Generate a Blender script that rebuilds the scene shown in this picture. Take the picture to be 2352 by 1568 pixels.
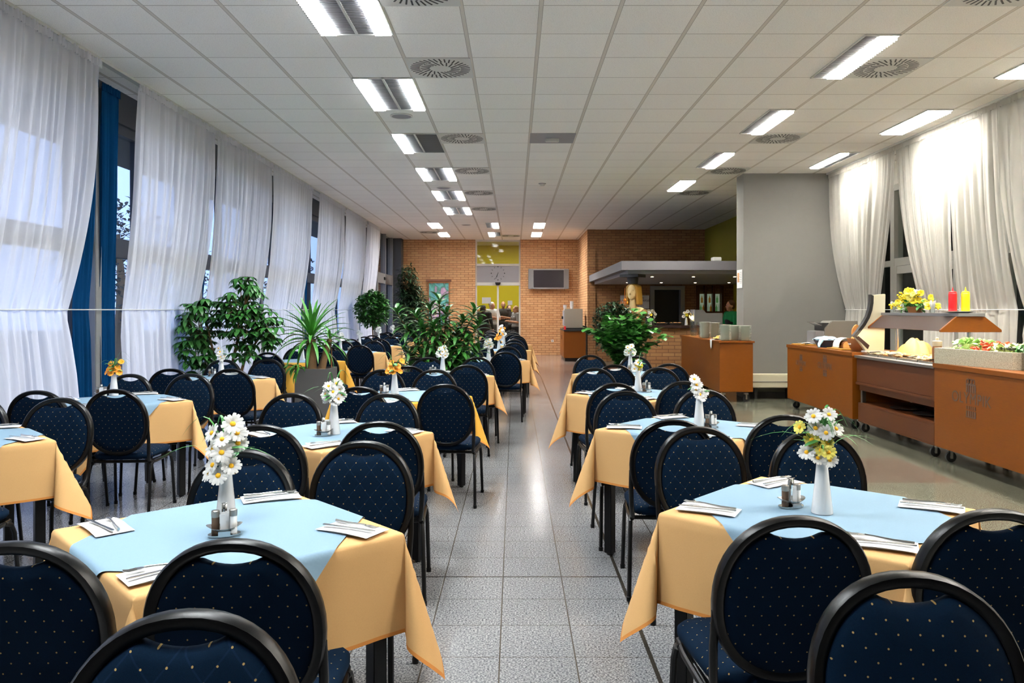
import bpy, bmesh, math, random
from mathutils import Vector, Matrix, Euler
PI = math.pi
R = math.radians
for o in list(bpy.data.objects): bpy.data.objects.remove(o, do_unlink=True)
sc = bpy.context.scene
COL = sc.collection

# ------------------------------------------------------------------ camera, world, exposure
cam_d = bpy.data.cameras.new('camera'); cam = bpy.data.objects.new('camera', cam_d); COL.objects.link(cam)
cam.location = (0, 0, 1.473); cam.rotation_euler = (R(90), 0, 0)
cam_d.sensor_width = 36; cam_d.lens = 1780/2352*36
cam_d.shift_x = (1176-1182)/2352; cam_d.shift_y = (711-784)/2352
cam_d.clip_start = .05; cam_d.clip_end = 300
sc.camera = cam
sc.view_settings.view_transform = 'Standard'; sc.view_settings.look = 'None'
sc.view_settings.exposure = 1.85; sc.view_settings.gamma = 1; sc.view_settings.use_curve_mapping = False
sc.cycles.use_denoising = True
sc.cycles.max_bounces = 10; sc.cycles.diffuse_bounces = 8; sc.cycles.glossy_bounces = 3
sc.cycles.transmission_bounces = 4; sc.cycles.transparent_max_bounces = 12
sc.cycles.caustics_reflective = False; sc.cycles.caustics_refractive = False
sc.cycles.sample_clamp_indirect = 6
TUBE = 60.0            # ceiling tube luminance
SKY = (.30, .43, .86); SKY_S = .78
w = bpy.data.worlds.new('dusk_sky'); sc.world = w; w.use_nodes = True
bg = w.node_tree.nodes['Background']; bg.inputs[0].default_value = (*SKY, 1); bg.inputs[1].default_value = SKY_S

# ------------------------------------------------------------------ materials
def lin(c):
    return tuple(((x/255)/12.92 if x/255 <= .04045 else ((x/255+.055)/1.055)**2.4) for x in c)
class NT:
    def __init__(s, name):
        s.m = bpy.data.materials.new(name); s.m.use_nodes = True
        s.t = s.m.node_tree; s.b = s.t.nodes['Principled BSDF']; s.out = s.t.nodes['Material Output']
    def n(s, typ, **kw):
        nd = s.t.nodes.new(typ)
        for k, v in kw.items(): setattr(nd, k, v)
        return nd
    def put(s, sock, v):
        if isinstance(v, bpy.types.NodeSocket): s.t.links.new(v, sock)
        elif isinstance(v, (tuple, list)) and len(v) == 3 and sock.type == 'RGBA': sock.default_value = (*v, 1)
        else: sock.default_value = v
    def math(s, op, a, b=None, c=None):
        nd = s.n('ShaderNodeMath', operation=op)
        s.put(nd.inputs[0], a)
        if b is not None: s.put(nd.inputs[1], b)
        if c is not None: s.put(nd.inputs[2], c)
        return nd.outputs[0]
    def mix(s, f, a, b):
        nd = s.n('ShaderNodeMix', data_type='RGBA')
        s.put(nd.inputs[0], f); s.put(nd.inputs[6], a); s.put(nd.inputs[7], b)
        return nd.outputs[2]
    def coord(s, kind='Object'): return s.n('ShaderNodeTexCoord').outputs[kind]
    def xyz(s, v):
        nd = s.n('ShaderNodeSeparateXYZ'); s.put(nd.inputs[0], v); return nd.outputs
    def vec(s, x, y, z):
        nd = s.n('ShaderNodeCombineXYZ'); s.put(nd.inputs[0], x); s.put(nd.inputs[1], y); s.put(nd.inputs[2], z); return nd.outputs[0]
    def noise(s, v, scale, detail=2, rough=.5):
        nd = s.n('ShaderNodeTexNoise'); s.put(nd.inputs['Vector'], v)
        nd.inputs['Scale'].default_value = scale; nd.inputs['Detail'].default_value = detail; nd.inputs['Roughness'].default_value = rough
        return nd.outputs[0]
    def ramp(s, f, *stops):
        nd = s.n('ShaderNodeValToRGB'); s.put(nd.inputs[0], f); e = nd.color_ramp.elements
        while len(e) < len(stops): e.new(.5)
        for i, (p, c) in enumerate(stops):
            e[i].position = p; e[i].color = (*c, 1) if len(c) == 3 else c
        return nd.outputs[0]
    def bump(s, h, strength=.3, dist=.002):
        nd = s.n('ShaderNodeBump'); s.put(nd.inputs['Height'], h)
        nd.inputs['Strength'].default_value = strength; nd.inputs['Distance'].default_value = dist
        s.t.links.new(nd.outputs[0], s.b.inputs['Normal'])
    def base(s, c): s.put(s.b.inputs['Base Color'], c)
    def set(s, rough=None, metal=None, spec=None, coat=None):
        if rough is not None: s.put(s.b.inputs['Roughness'], rough)
        if metal is not None: s.b.inputs['Metallic'].default_value = metal
        if spec is not None: s.b.inputs['Specular IOR Level'].default_value = spec
        if coat is not None: s.b.inputs['Coat Weight'].default_value = coat
MAT = {}
def plain(name, c, rough=.5, metal=0, spec=.5, bump=None, vary=0, coat=None):
    n = NT(name); c = lin(c)
    if vary or bump:
        v = n.coord()
        if vary:
            f = n.noise(v, 9, 4)
            n.base(n.mix(f, tuple(x*(1-vary) for x in c), tuple(min(1, x*(1+vary)) for x in c)))
        else: n.base(c)
        if bump: n.bump(n.noise(v, bump[0], 3), bump[1], bump[2])
    else: n.base(c)
    n.set(rough, metal, spec, coat)
    MAT[name] = n.m; return n.m
def emis(name, c, s):
    n = NT(name); n.base((.8, .8, .8)); n.put(n.b.inputs['Emission Color'], c); n.b.inputs['Emission Strength'].default_value = s
    MAT[name] = n.m; return n.m

plain('black_metal', (6, 6, 7), .30, .0, .25, bump=(900, .25, .0006))
plain('black_plastic', (20, 20, 22), .45)
plain('steel', (190, 190, 188), .25, 1)
plain('brushed_steel', (165, 162, 155), .38, 1)
plain('porcelain', (208, 208, 208), .18, coat=.3)
plain('paper', (212, 212, 212), .85, bump=(300, .2, .0006))
plain('petal_white', (206, 206, 204), .6); plain('petal_yellow', (208, 196, 84), .6)
plain('petal_orange', (245, 158, 40), .6); plain('flower_eye', (240, 180, 20), .7); plain('petal_bright', (222, 194, 8), .6)
plain('stem_green', (66, 130, 62), .5); plain('leaf_bright', (70, 140, 50), .42, vary=.3)
plain('leaf_dark', (52, 108, 46), .38, vary=.35); plain('leaf_mid', (58, 116, 46), .38, vary=.35); plain('leaf_deep', (30, 62, 34), .45, vary=.3)
plain('bark', (128, 98, 66), .85, vary=.3, bump=(60, .6, .006)); plain('soil', (50, 38, 28), .95)
plain('planter_grey', (84, 82, 82), .6, vary=.05); plain('pot_brown', (110, 70, 50), .7)
plain('grey_paint', (112, 111, 106), .75, vary=.03, bump=(160, .15, .001))
plain('white_wall', (244, 242, 236), .85); plain('light_grey_paint', (146, 145, 150), .6); plain('canopy_grey', (100, 98, 102), .6)
plain('cream_metal', (204, 198, 172), .45); plain('white_frame', (205, 205, 200), .4); plain('dark_frame', (58, 60, 66), .45)
plain('yellow_wall', (196, 178, 10), .7, vary=.03); plain('beige_wall', (206, 200, 186), .8)
plain('mid_grey_metal', (128, 128, 130), .4, .3); plain('rubber', (22, 22, 22), .6)
plain('tv_silver', (168, 168, 172), .35, .4); plain('tv_screen', (52, 47, 52), .12); plain('dark_void', (12, 12, 14), .5)
plain('ketchup_red', (205, 20, 28), .4); plain('mustard_yellow', (240, 228, 20), .4)
plain('wood_brown', (146, 92, 48), .5, vary=.25); plain('bread', (206, 154, 92), .85, vary=.25, bump=(80, .4, .004)); plain('bread_dark', (120, 74, 36), .85, vary=.25)
plain('yellow_wall_shaded', (120, 112, 14), .8); plain('leaf_glossy', (60, 122, 46), .3, vary=.3); plain('cucumber', (120, 168, 78), .35, vary=.3); plain('cucumber_flesh', (196, 216, 140), .4); plain('tomato', (206, 74, 30), .3); plain('lettuce', (206, 216, 150), .5, vary=.3); plain('olive', (50, 56, 30), .35)  # olive wall tone is the yellow bar wall with shade put into its colour
plain('food_cream', (206, 188, 156), .6, vary=.25); plain('food_brown', (190, 140, 90), .6, vary=.3); plain('cracker', (226, 186, 104), .8, vary=.2)
plain('peach_cloth', (246, 196, 128), .8, bump=(400, .2, .001)); plain('white_cloth', (236, 236, 234), .85); plain('lightblue_cloth', (150, 190, 205), .85); plain('navy_dish', (52, 66, 84), .4)
plain('gold_wood', (168, 124, 44), .5, vary=.2); plain('cream_face', (214, 186, 132), .5, vary=.1)
plain('copper', (200, 110, 50), .35, .8); plain('brown_gloss', (40, 22, 17), .5, spec=.25)
plain('plate_rim', (222, 226, 216), .22); plain('salt', (240, 240, 238), .6); plain('pepper', (96, 74, 56), .7)
plain('skin', (214, 160, 130), .55, vary=.04); plain('skin_tan', (190, 134, 104), .55)
plain('hair_dark', (40, 30, 26), .6); plain('hair_grey', (226, 222, 216), .6); plain('hair_brown', (92, 62, 40), .6); plain('hair_blond', (170, 130, 86), .6)
plain('shirt_white', (232, 232, 234), .8); plain('shirt_black', (32, 30, 32), .8); plain('shirt_grey', (150, 148, 150), .8); plain('shirt_dark', (62, 54, 52), .8, vary=.5); plain('shirt_green', (26, 150, 84), .8); plain('jeans', (120, 118, 112), .85); plain('trousers_dark', (44, 42, 46), .85); plain('eye_white', (235, 230, 225), .3)
plain('mouth', (160, 84, 76), .5)
plain('ground_out', (70, 76, 66), .9); plain('tree_out', (26, 34, 30), .9); plain('dark_outside', (40, 46, 44), .9)
plain('cabinet_black', (24, 22, 22), .5); plain('machine_grey', (150, 142, 130), .4)
plain('logo_grey', (84, 66, 56), .5); plain('sign_ink', (90, 60, 50), .7)
emis('tube_left', (.94, .985, 1.0), TUBE); emis('tube_right', (1, .955, .87), TUBE*1.15); emis('tube_back', (1, .97, .92), TUBE*.6)
plain('notice_grey', (170, 172, 172), .8); plain('robe_brown', (112, 80, 30), .5, vary=.2); plain('blade', (236, 236, 236), .5)
emis('downlight', (1, .72, .42), 14); emis('heat_lamp', (1, .76, .5), 42); emis('shelf_glow', (.75, 1, .7), .05); emis('hall_tube', (1, .97, .9), 9); emis('candle', (1, .7, .25), 8)

# wood laminate (orange)
n = NT('orange_laminate'); v = n.coord(); x, y, z = n.xyz(v)
g = n.noise(n.vec(n.math('MULTIPLY', x, 6), n.math('MULTIPLY', y, 6), n.math('MULTIPLY', z, 60)), 3, 3)
n.base(n.mix(g, lin((104, 54, 4)), lin((122, 66, 7)))); n.set(.42, spec=.28); MAT['orange_laminate'] = n.m
n = NT('brown_laminate'); v = n.coord(); x, y, z = n.xyz(v)
g = n.noise(n.vec(n.math('MULTIPLY', x, 6), n.math('MULTIPLY', y, 6), n.math('MULTIPLY', z, 60)), 3, 3)
n.base(n.mix(g, lin((74, 38, 14)), lin((90, 48, 20)))); n.set(.42, spec=.28); MAT['brown_laminate'] = n.m

# cloths
def cloth(name, c, back=None):
    n = NT(name); v = n.coord(); x, y, z = n.xyz(v)
    f = n.noise(v, 260, 2)
    col = n.mix(f, tuple(q*.93 for q in lin(c)), tuple(min(1, q*1.05) for q in lin(c)))
    if back:
        col = n.mix(n.n('ShaderNodeNewGeometry').outputs['Backfacing'], col, lin(back))
    n.base(col); n.set(.78, spec=.3); n.bump(f, .15, .0008)
    MAT[name] = n.m
cloth('cloth_yellow', (197, 156, 103), (188, 160, 140)); cloth('cloth_gold', (204, 152, 54), (190, 150, 100)); cloth('cloth_blue', (120, 147, 166), (116, 142, 162)); cloth('hem_orange', (190, 124, 58))

# navy dotted upholstery; axis picks the plane the pattern lies in
def navy(name, axis, lines):
    n = NT(name); x, y, z = n.xyz(n.coord())
    q = z if axis == 'xz' else y
    u = n.math('DIVIDE', x, .044); v = n.math('DIVIDE', q, .054)
    def dots(o):
        fu = n.math('MULTIPLY', n.math('SUBTRACT', n.math('FRACT', n.math('ADD', u, o)), .5), .044)
        fv = n.math('MULTIPLY', n.math('SUBTRACT', n.math('FRACT', n.math('ADD', v, o)), .5), .054)
        return n.math('LESS_THAN', n.math('SQRT', n.math('ADD', n.math('MULTIPLY', fu, fu), n.math('MULTIPLY', fv, fv))), .0021)
    d = n.math('MAXIMUM', dots(0), dots(.5))
    f = n.noise(n.coord(), 700, 2)
    col = n.mix(f, lin((3, 13, 25)), lin((6, 27, 48)))
    if lines:
        def ln(op):
            k = n.math('FRACT', n.math('MULTIPLY', n.math(op, u, v), .5))
            return n.math('LESS_THAN', k, .05)
        l = n.math('MULTIPLY', n.math('MAXIMUM', ln('ADD'), ln('SUBTRACT')), .55)
        col = n.mix(l, col, lin((15, 32, 54)))
    n.base(n.mix(d, col, lin((150, 124, 78)))); n.set(.9, spec=.06); n.bump(f, .25, .001)
    MAT[name] = n.m
navy('navy_back', 'xz', True); navy('navy_plain_back', 'xz', False); navy('navy_seat', 'xy', False)

# sheers and drapes
def sheer(name, c, transp, transl):
    n = NT(name); t = n.t
    tr = n.n('ShaderNodeBsdfTransparent'); tl = n.n('ShaderNodeBsdfTranslucent'); df = n.n('ShaderNodeBsdfDiffuse')
    tl.inputs[0].default_value = (*lin(c), 1); df.inputs[0].default_value = (*lin(c), 1)
    m1 = n.n('ShaderNodeMixShader'); m1.inputs[0].default_value = transl; t.links.new(df.outputs[0], m1.inputs[1]); t.links.new(tl.outputs[0], m1.inputs[2])
    lw = n.n('ShaderNodeLayerWeight'); lw.inputs[0].default_value = .35
    k = n.math('MULTIPLY', n.math('SUBTRACT', 1, lw.outputs['Facing']), transp*1.5)
    m2 = n.n('ShaderNodeMixShader'); n.put(m2.inputs[0], k); t.links.new(m1.outputs[0], m2.inputs[1]); t.links.new(tr.outputs[0], m2.inputs[2])
    t.links.new(m2.outputs[0], n.out.inputs[0]); MAT[name] = n.m
sheer('sheer_left', (234, 234, 240), .14, .42); sheer('sheer_right', (196, 194, 186), .08, .25)
sheer('drape_blue', (12, 54, 92), .0, .3)

def glass(name, tint=(1, 1, 1), refl=1.0, body=0):
    n = NT(name); t = n.t
    tr = n.n('ShaderNodeBsdfTransparent'); tr.inputs[0].default_value = (*tint, 1)
    gl = n.n('ShaderNodeBsdfGlossy'); gl.inputs['Roughness'].default_value = .02
    lw = n.n('ShaderNodeLayerWeight'); lw.inputs[0].default_value = .5      # Schlick reflectance, alike from both faces
    k = n.math('MULTIPLY', n.math('ADD', n.math('MULTIPLY', n.math('POWER', lw.outputs['Facing'], 5), .9), .035), refl)
    m = n.n('ShaderNodeMixShader'); n.put(m.inputs[0], k); t.links.new(tr.outputs[0], m.inputs[1]); t.links.new(gl.outputs[0], m.inputs[2])
    t.links.new(m.outputs[0], n.out.inputs[0]); MAT[name] = n.m
glass('pane', (.93, .96, .95)); glass('clear_glass', (.92, .95, .94), 1.4); glass('green_glass', (.5, .75, .5), 1.3); glass('amber_glass', (.8, .5, .2), 1.3)

# ceiling tiles: 0.6 m grid with dark pits and pale T-bars
n = NT('ceiling_tile'); v = n.coord(); x, y, z = n.xyz(v)
fx = n.math('FRACT', n.math('DIVIDE', n.math('SUBTRACT', x, .2), .6)); fy = n.math('FRACT', n.math('DIVIDE', n.math('SUBTRACT', y, .41), .6))
ex = n.math('MINIMUM', fx, n.math('SUBTRACT', 1, fx)); ey = n.math('MINIMUM', fy, n.math('SUBTRACT', 1, fy))
pit = n.math('GREATER_THAN', n.noise(v, 150, 2, .6), .60)
cell = n.n('ShaderNodeTexWhiteNoise', noise_dimensions='2D')
n.put(cell.inputs['Vector'], n.vec(n.math('FLOOR', n.math('DIVIDE', n.math('SUBTRACT', x, .2), .6)), n.math('FLOOR', n.math('DIVIDE', n.math('SUBTRACT', y, .41), .6)), 0))
tile = n.mix(cell.outputs[0], lin((245, 243, 238)), lin((249, 247, 242)))
tile = n.mix(n.math('MULTIPLY', pit, .34), tile, lin((150, 146, 138)))
barx = n.math('LESS_THAN', ex, .022); bary = n.math('LESS_THAN', ey, .010)
tile = n.mix(bary, tile, lin((196, 191, 184))); tile = n.mix(barx, tile, lin((214, 208, 198)))
edge = n.math('MULTIPLY', n.math('GREATER_THAN', ex, .022), n.math('LESS_THAN', ex, .030))
tile = n.mix(edge, tile, lin((176, 170, 162)))
n.base(tile); n.set(.9, spec=.2); MAT['ceiling_tile'] = n.m

# granite floor: slabs laid on a .3205 x .329 grid, wide joint at x=.58
n = NT('granite_floor'); v = n.coord(); x, y, z = n.xyz(v)
cx = n.math('DIVIDE', n.math('ADD', x, .0632), .3205); cy = n.math('DIVIDE', n.math('SUBTRACT', y, 4.275), .329)
fx = n.math('FRACT', cx); fy = n.math('FRACT', cy)
ex = n.math('MINIMUM', fx, n.math('SUBTRACT', 1, fx)); ey = n.math('MINIMUM', fy, n.math('SUBTRACT', 1, fy))
cell = n.n('ShaderNodeTexWhiteNoise', noise_dimensions='2D'); n.put(cell.inputs['Vector'], n.vec(n.math('FLOOR', cx), n.math('FLOOR', cy), 0))
sp = n.noise(v, 115, 3, .75)
gr = n.ramp(sp, (.36, lin((40, 42, 47))), (.46, lin((100, 101, 105))), (.55, lin((142, 142, 142))), (.72, lin((180, 179, 177))))
gr = n.mix(n.math('MULTIPLY', cell.outputs[0], .15), gr, lin((110, 112, 118)))
sp2 = n.noise(v, 120, 3, .75)
gr2 = n.ramp(sp2, (.36, lin((38, 40, 33))), (.5, lin((84, 85, 73))), (.66, lin((128, 127, 110))))
blk = n.n('ShaderNodeTexWhiteNoise', noise_dimensions='2D'); n.put(blk.inputs['Vector'], n.vec(n.math('FLOOR', n.math('DIVIDE', x, .95)), n.math('FLOOR', n.math('DIVIDE', y, 1.1)), 0))
gr2 = n.mix(n.math('MULTIPLY', n.math('GREATER_THAN', blk.outputs[0], .84), .4), gr2, lin((84, 52, 46)))
rightz = n.math('GREATER_THAN', x, 2.18)
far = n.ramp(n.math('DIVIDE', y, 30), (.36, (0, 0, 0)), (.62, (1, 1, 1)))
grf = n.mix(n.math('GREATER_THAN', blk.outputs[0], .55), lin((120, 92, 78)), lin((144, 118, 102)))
gr = n.mix(n.math('MULTIPLY', far, .75), gr, grf)  # far slabs: pinkish stone plus the brick wall's reflection painted into the colour
col = n.mix(rightz, gr, gr2)
wide = n.math('LESS_THAN', n.math('ABSOLUTE', n.math('SUBTRACT', x, .578)), .009)
jx = n.math('LESS_THAN', ex, .0095); jy = n.math('LESS_THAN', ey, .006)
j = n.math('MULTIPLY', n.math('MAXIMUM', jx, jy), n.math('SUBTRACT', 1, rightz))
col = n.mix(j, col, lin((72, 66, 58))); col = n.mix(wide, col, lin((52, 48, 42)))
wr = n.math('LESS_THAN', n.math('ABSOLUTE', n.math('SUBTRACT', y, 4.275)), .007)
col = n.mix(n.math('MULTIPLY', wr, n.math('LESS_THAN', x, .58)), col, lin((56, 50, 48)))
n.base(col); n.set(n.math('ADD', n.math('MULTIPLY', n.noise(v, 3, 2), .08), .13), spec=.45); MAT['granite_floor'] = n.m

# brick: axis 'x' for walls facing y, 'y' for walls facing x
def brick(name, axis, c1, c2, mortar):
    n = NT(name); x, y, z = n.xyz(n.coord())
    b = n.n('ShaderNodeTexBrick'); n.put(b.inputs['Vector'], n.vec(x if axis == 'x' else y, z, 0))
    b.inputs['Scale'].default_value = 1; b.inputs['Mortar Size'].default_value = .007; b.inputs['Brick Width'].default_value = .25; b.inputs['Row Height'].default_value = .0745
    b.inputs['Mortar Smooth'].default_value = .1; b.inputs['Bias'].default_value = 0
    n.put(b.inputs['Color1'], lin(c1)); n.put(b.inputs['Color2'], lin(c2)); n.put(b.inputs['Mortar'], lin(mortar))
    f = n.noise(n.coord(), 5, 3)
    n.base(n.mix(n.math('MULTIPLY', f, .35), b.outputs[0], lin((190, 132, 90)))); n.set(.85, spec=.2)
    n.bump(n.math('SUBTRACT', 1, b.outputs['Fac']), .6, .006)
    MAT[name] = n.m
brick('brick_x', 'x', (206, 168, 124), (188, 144, 102), (118, 84, 60)); brick('brick_shaded', 'x', (150, 114, 76), (126, 92, 60), (80, 54, 38)); brick('brick_y', 'y', (206, 168, 124), (188, 144, 102), (118, 84, 60))  # the bar's brown set: same brick with dimmer light painted into its colours
n = NT('stone_trough'); v = n.coord(); n.base(n.ramp(n.noise(v, 220, 3, .7), (.38, lin((112, 106, 88))), (.5, lin((170, 164, 142))), (.66, lin((200, 194, 172))))); n.set(.6); MAT['stone_trough'] = n.m

# the painting: loose bands of teal, violet and yellow
n = NT('painting_canvas'); v = n.coord(); x, y, z = n.xyz(v)
f = n.noise(n.vec(n.math('MULTIPLY', x, 1.6), 0, n.math('ADD', z, n.math('MULTIPLY', x, .7))), 2.2, 2)
n.base(n.ramp(f, (.30, lin((70, 120, 150))), (.42, lin((110, 190, 190))), (.5, lin((60, 130, 110))), (.56, lin((190, 150, 190))), (.64, lin((210, 190, 210))), (.72, lin((220, 210, 120))))); n.set(.7); MAT['painting_canvas'] = n.m
# ------------------------------------------------------------------ mesh builder
class MB:
    def __init__(s): s.v = []; s.f = []; s.mi = []; s.cm = 0
    def add(s, vs, fs, M=None):
        o = len(s.v)
        s.v += [tuple(M @ Vector(p)) for p in vs] if M is not None else [tuple(p) for p in vs]
        s.f += [tuple(i+o for i in f) for f in fs]; s.mi += [s.cm]*len(fs); return s
    def box(s, x0, x1, y0, y1, z0, z1, M=None):
        vs = [(x0, y0, z0), (x1, y0, z0), (x1, y1, z0), (x0, y1, z0), (x0, y0, z1), (x1, y0, z1), (x1, y1, z1), (x0, y1, z1)]
        return s.add(vs, [(0, 3, 2, 1), (4, 5, 6, 7), (0, 1, 5, 4), (1, 2, 6, 5), (2, 3, 7, 6), (3, 0, 4, 7)], M)
    def tube(s, pts, r, n=8, caps=True, sx=1, closed=False, M=None):
        P = [Vector(p) for p in pts]; k = len(P)
        rr = r if isinstance(r, (list, tuple)) else [r]*k
        T = []
        for i in range(k):
            a = P[(i-1) % k] if closed or i > 0 else P[i]; b = P[(i+1) % k] if closed or i < k-1 else P[i]
            t = (b-a); T.append(t.normalized() if t.length > 1e-9 else Vector((0, 0, 1)))
        u = T[0].orthogonal().normalized()
        for ax in (Vector((0, 1, 0)), Vector((0, 0, 1)), Vector((1, 0, 0))):
            if abs(ax.dot(T[0])) < .8: u = (ax - T[0]*ax.dot(T[0])).normalized(); break
        vs = []
        for i in range(k):
            u = (u - T[i]*u.dot(T[i])); u = u.normalized() if u.length > 1e-6 else T[i].orthogonal().normalized()
            w = T[i].cross(u)
            for j in range(n):
                a = 2*PI*j/n; vs.append(P[i] + (u*math.cos(a)*sx + w*math.sin(a))*rr[i])
        fs = []
        for i in range(k if closed else k-1):
            for j in range(n):
                a = i*n+j; b = i*n+(j+1) % n; c = ((i+1) % k)*n+(j+1) % n; d = ((i+1) % k)*n+j
                fs.append((a, b, c, d))
        if caps and not closed: fs += [tuple(range(n-1, -1, -1)), tuple(range((k-1)*n, k*n))]
        return s.add(vs, fs, M)
    def lathe(s, prof, n=20, c=(0, 0, 0), M=None):
        vs = []; fs = []
        for r, z in prof:
            for j in range(n): a = 2*PI*j/n; vs.append((c[0]+r*math.cos(a), c[1]+r*math.sin(a), c[2]+z))
        for i in range(len(prof)-1):
            for j in range(n): fs.append((i*n+j, i*n+(j+1) % n, (i+1)*n+(j+1) % n, (i+1)*n+j))
        if prof[0][0] > 1e-5: fs.append(tuple(range(n-1, -1, -1)))
        if prof[-1][0] > 1e-5: fs.append(tuple(range((len(prof)-1)*n, len(prof)*n)))
        return s.add(vs, fs, M)
    def ell(s, c, r, nu=14, nv=9, M=None, rot=None):
        if not isinstance(r, (tuple, list)): r = (r, r, r)
        vs = [(0, 0, -r[2])]; fs = []
        for i in range(1, nv):
            ph = -PI/2+PI*i/nv
            for j in range(nu): a = 2*PI*j/nu; vs.append((r[0]*math.cos(ph)*math.cos(a), r[1]*math.cos(ph)*math.sin(a), r[2]*math.sin(ph)))
        vs.append((0, 0, r[2])); L = len(vs)-1
        for j in range(nu):
            fs.append((0, 1+(j+1) % nu, 1+j)); b = 1+(nv-2)*nu; fs.append((L, b+j, b+(j+1) % nu))
        for i in range(nv-2):
            for j in range(nu): a = 1+i*nu; fs.append((a+j, a+(j+1) % nu, a+nu+(j+1) % nu, a+nu+j))
        q = Euler(rot).to_matrix() if rot else None
        vs = [tuple((q @ Vector(p) if q else Vector(p)) + Vector(c)) for p in vs]
        return s.add(vs, fs, M)
    def cap(s, a, b, ra, rb, n=12):
        a = Vector(a); b = Vector(b); d = (b-a); L = d.length
        if L < 1e-6: return s.ell(a, ra)
        pts = []; rs = []
        for i in range(6):
            t = PI/2*(1-i/5); pts.append((-ra*math.sin(t))); rs.append(max(1e-4, ra*math.cos(t)))
        for i in range(6):
            t = PI/2*i/5; pts.append(L+rb*math.sin(t)); rs.append(max(1e-4, rb*math.cos(t)))
        d.normalize()
        return s.tube([a+d*t for t in pts], rs, n)
    def grid(s, fn, nu, nv, closeu=False, M=None):
        vs = [fn(i/(nu if closeu else nu-1), j/(nv-1)) for j in range(nv) for i in range(nu)]
        fs = []
        for j in range(nv-1):
            for i in range(nu if closeu else nu-1): fs.append((j*nu+i, j*nu+(i+1) % nu, (j+1)*nu+(i+1) % nu, (j+1)*nu+i))
        return s.add(vs, fs, M)
    def prism(s, outl, f, t0, t1):           # outline (a, b) extruded from t0 to t1; f(a, b, t) -> point
        k = len(outl)
        vs = [f(a, b, t0) for a, b in outl] + [f(a, b, t1) for a, b in outl]
        fs = [tuple(range(k-1, -1, -1)), tuple(range(k, 2*k))] + [(i, (i+1) % k, k+(i+1) % k, k+i) for i in range(k)]
        return s.add(vs, fs)
    def mesh(s, name, mats, smooth=True, bevel=0, angle=40, fix=True):
        me = bpy.data.meshes.new(name); me.from_pydata(s.v, [], s.f); 
        for m in (mats if isinstance(mats, (list, tuple)) else [mats]): me.materials.append(MAT[m])
        me.polygons.foreach_set('material_index', s.mi)
        if bevel or fix:
            bm = bmesh.new(); bm.from_mesh(me)
            if fix: bmesh.ops.recalc_face_normals(bm, faces=bm.faces)
            if bevel:
                es = [e for e in bm.edges if len(e.link_faces) == 2 and e.calc_face_angle(0) > .6]
                bmesh.ops.bevel(bm, geom=es, offset=bevel, segments=2, affect='EDGES', clamp_overlap=True)
            bm.to_mesh(me); bm.free()
        if smooth:
            me.polygons.foreach_set('use_smooth', [True]*len(me.polygons)); me.set_sharp_from_angle(angle=R(angle))
        me.update(); return me
    def build(s, name, mats, parent=None, loc=None, rot=None, **kw):
        return inst(name, s.mesh(name, mats, **kw), parent, loc, rot)
def inst(name, me, parent=None, loc=None, rot=None, scale=None):
    o = bpy.data.objects.new(name, me); COL.objects.link(o)
    if parent: o.parent = parent
    if loc is not None: o.location = loc
    if rot is not None: o.rotation_euler = rot
    if scale is not None: o.scale = (scale,)*3 if not isinstance(scale, (tuple, list)) else scale
    return o
def tag(o, label, cat, group=None, kind=None):
    o['label'] = label; o['category'] = cat
    if group: o['group'] = group
    if kind: o['kind'] = kind
    return o
def thing(name, label, cat, loc=(0, 0, 0), rz=0, group=None):
    o = bpy.data.objects.new(name, None); COL.objects.link(o); o.empty_display_size = .1
    o.location = loc; o.rotation_euler = (0, 0, rz); return tag(o, label, cat, group)
def struct(o):
    o['kind'] = 'structure'; return o
def copy_tree(o, parent=None):
    c = o.copy(); COL.objects.link(c)
    if parent: c.parent = parent
    for ch in o.children: copy_tree(ch, c)
    return c
def dup(o, label, loc, rz=0, group=None):
    c = copy_tree(o); c.location = loc; c.rotation_euler = (0, 0, rz); c['label'] = label
    if group: c['group'] = group
    return c
rnd = random.Random(7)

# ------------------------------------------------------------------ room shell
H = 3.753
def sbox(name, mat, *b, bevel=0):
    return struct(MB().box(*b).build(name, mat, smooth=False, bevel=bevel))
sbox('floor', 'granite_floor', -4.35, 6.4, -5, 31.5, -.1, 0)
sbox('ceiling', 'ceiling_tile', -4.35, 6.4, -5, 25.35, H, H+.1)
sbox('wall_front', 'grey_paint', -4.35, 6.1, -5.15, -5, 0, H)
# back wall in brick with the tall door opening
b = MB(); b.box(-3.62, -1.28, 25.2, 25.5, 0, H); b.box(.19, 2.3, 25.2, 25.5, 0, H); struct(b.build('wall_back', 'brick_x', smooth=False))
sbox('wall_bar_return', 'brick_y', 2.07, 2.3, 22.05, 25.2, 0, H)
b = MB(); b.box(2.3, 3.85, 22.05, 22.3, 0, H); b.box(4.83, 6.3, 22.05, 22.3, 0, H); b.box(3.85, 4.83, 22.05, 22.3, 2.15, H)
b.box(2.07, 2.3, 22.02, 22.05, 0, H); struct(b.build('wall_bar', 'brick_shaded', smooth=False))
sbox('wall_bar_yellow', 'yellow_wall_shaded', 5.41, 6.3, 13.5, 22.04, 2.46, H)
sbox('wall_bar_side', 'yellow_wall', 6.22, 6.4, 13.4, 22.04, 0, 2.46)
sbox('wall_pillar', 'grey_paint', 3.83, 6.2, 12.97, 13.37, 0, H)
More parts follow.
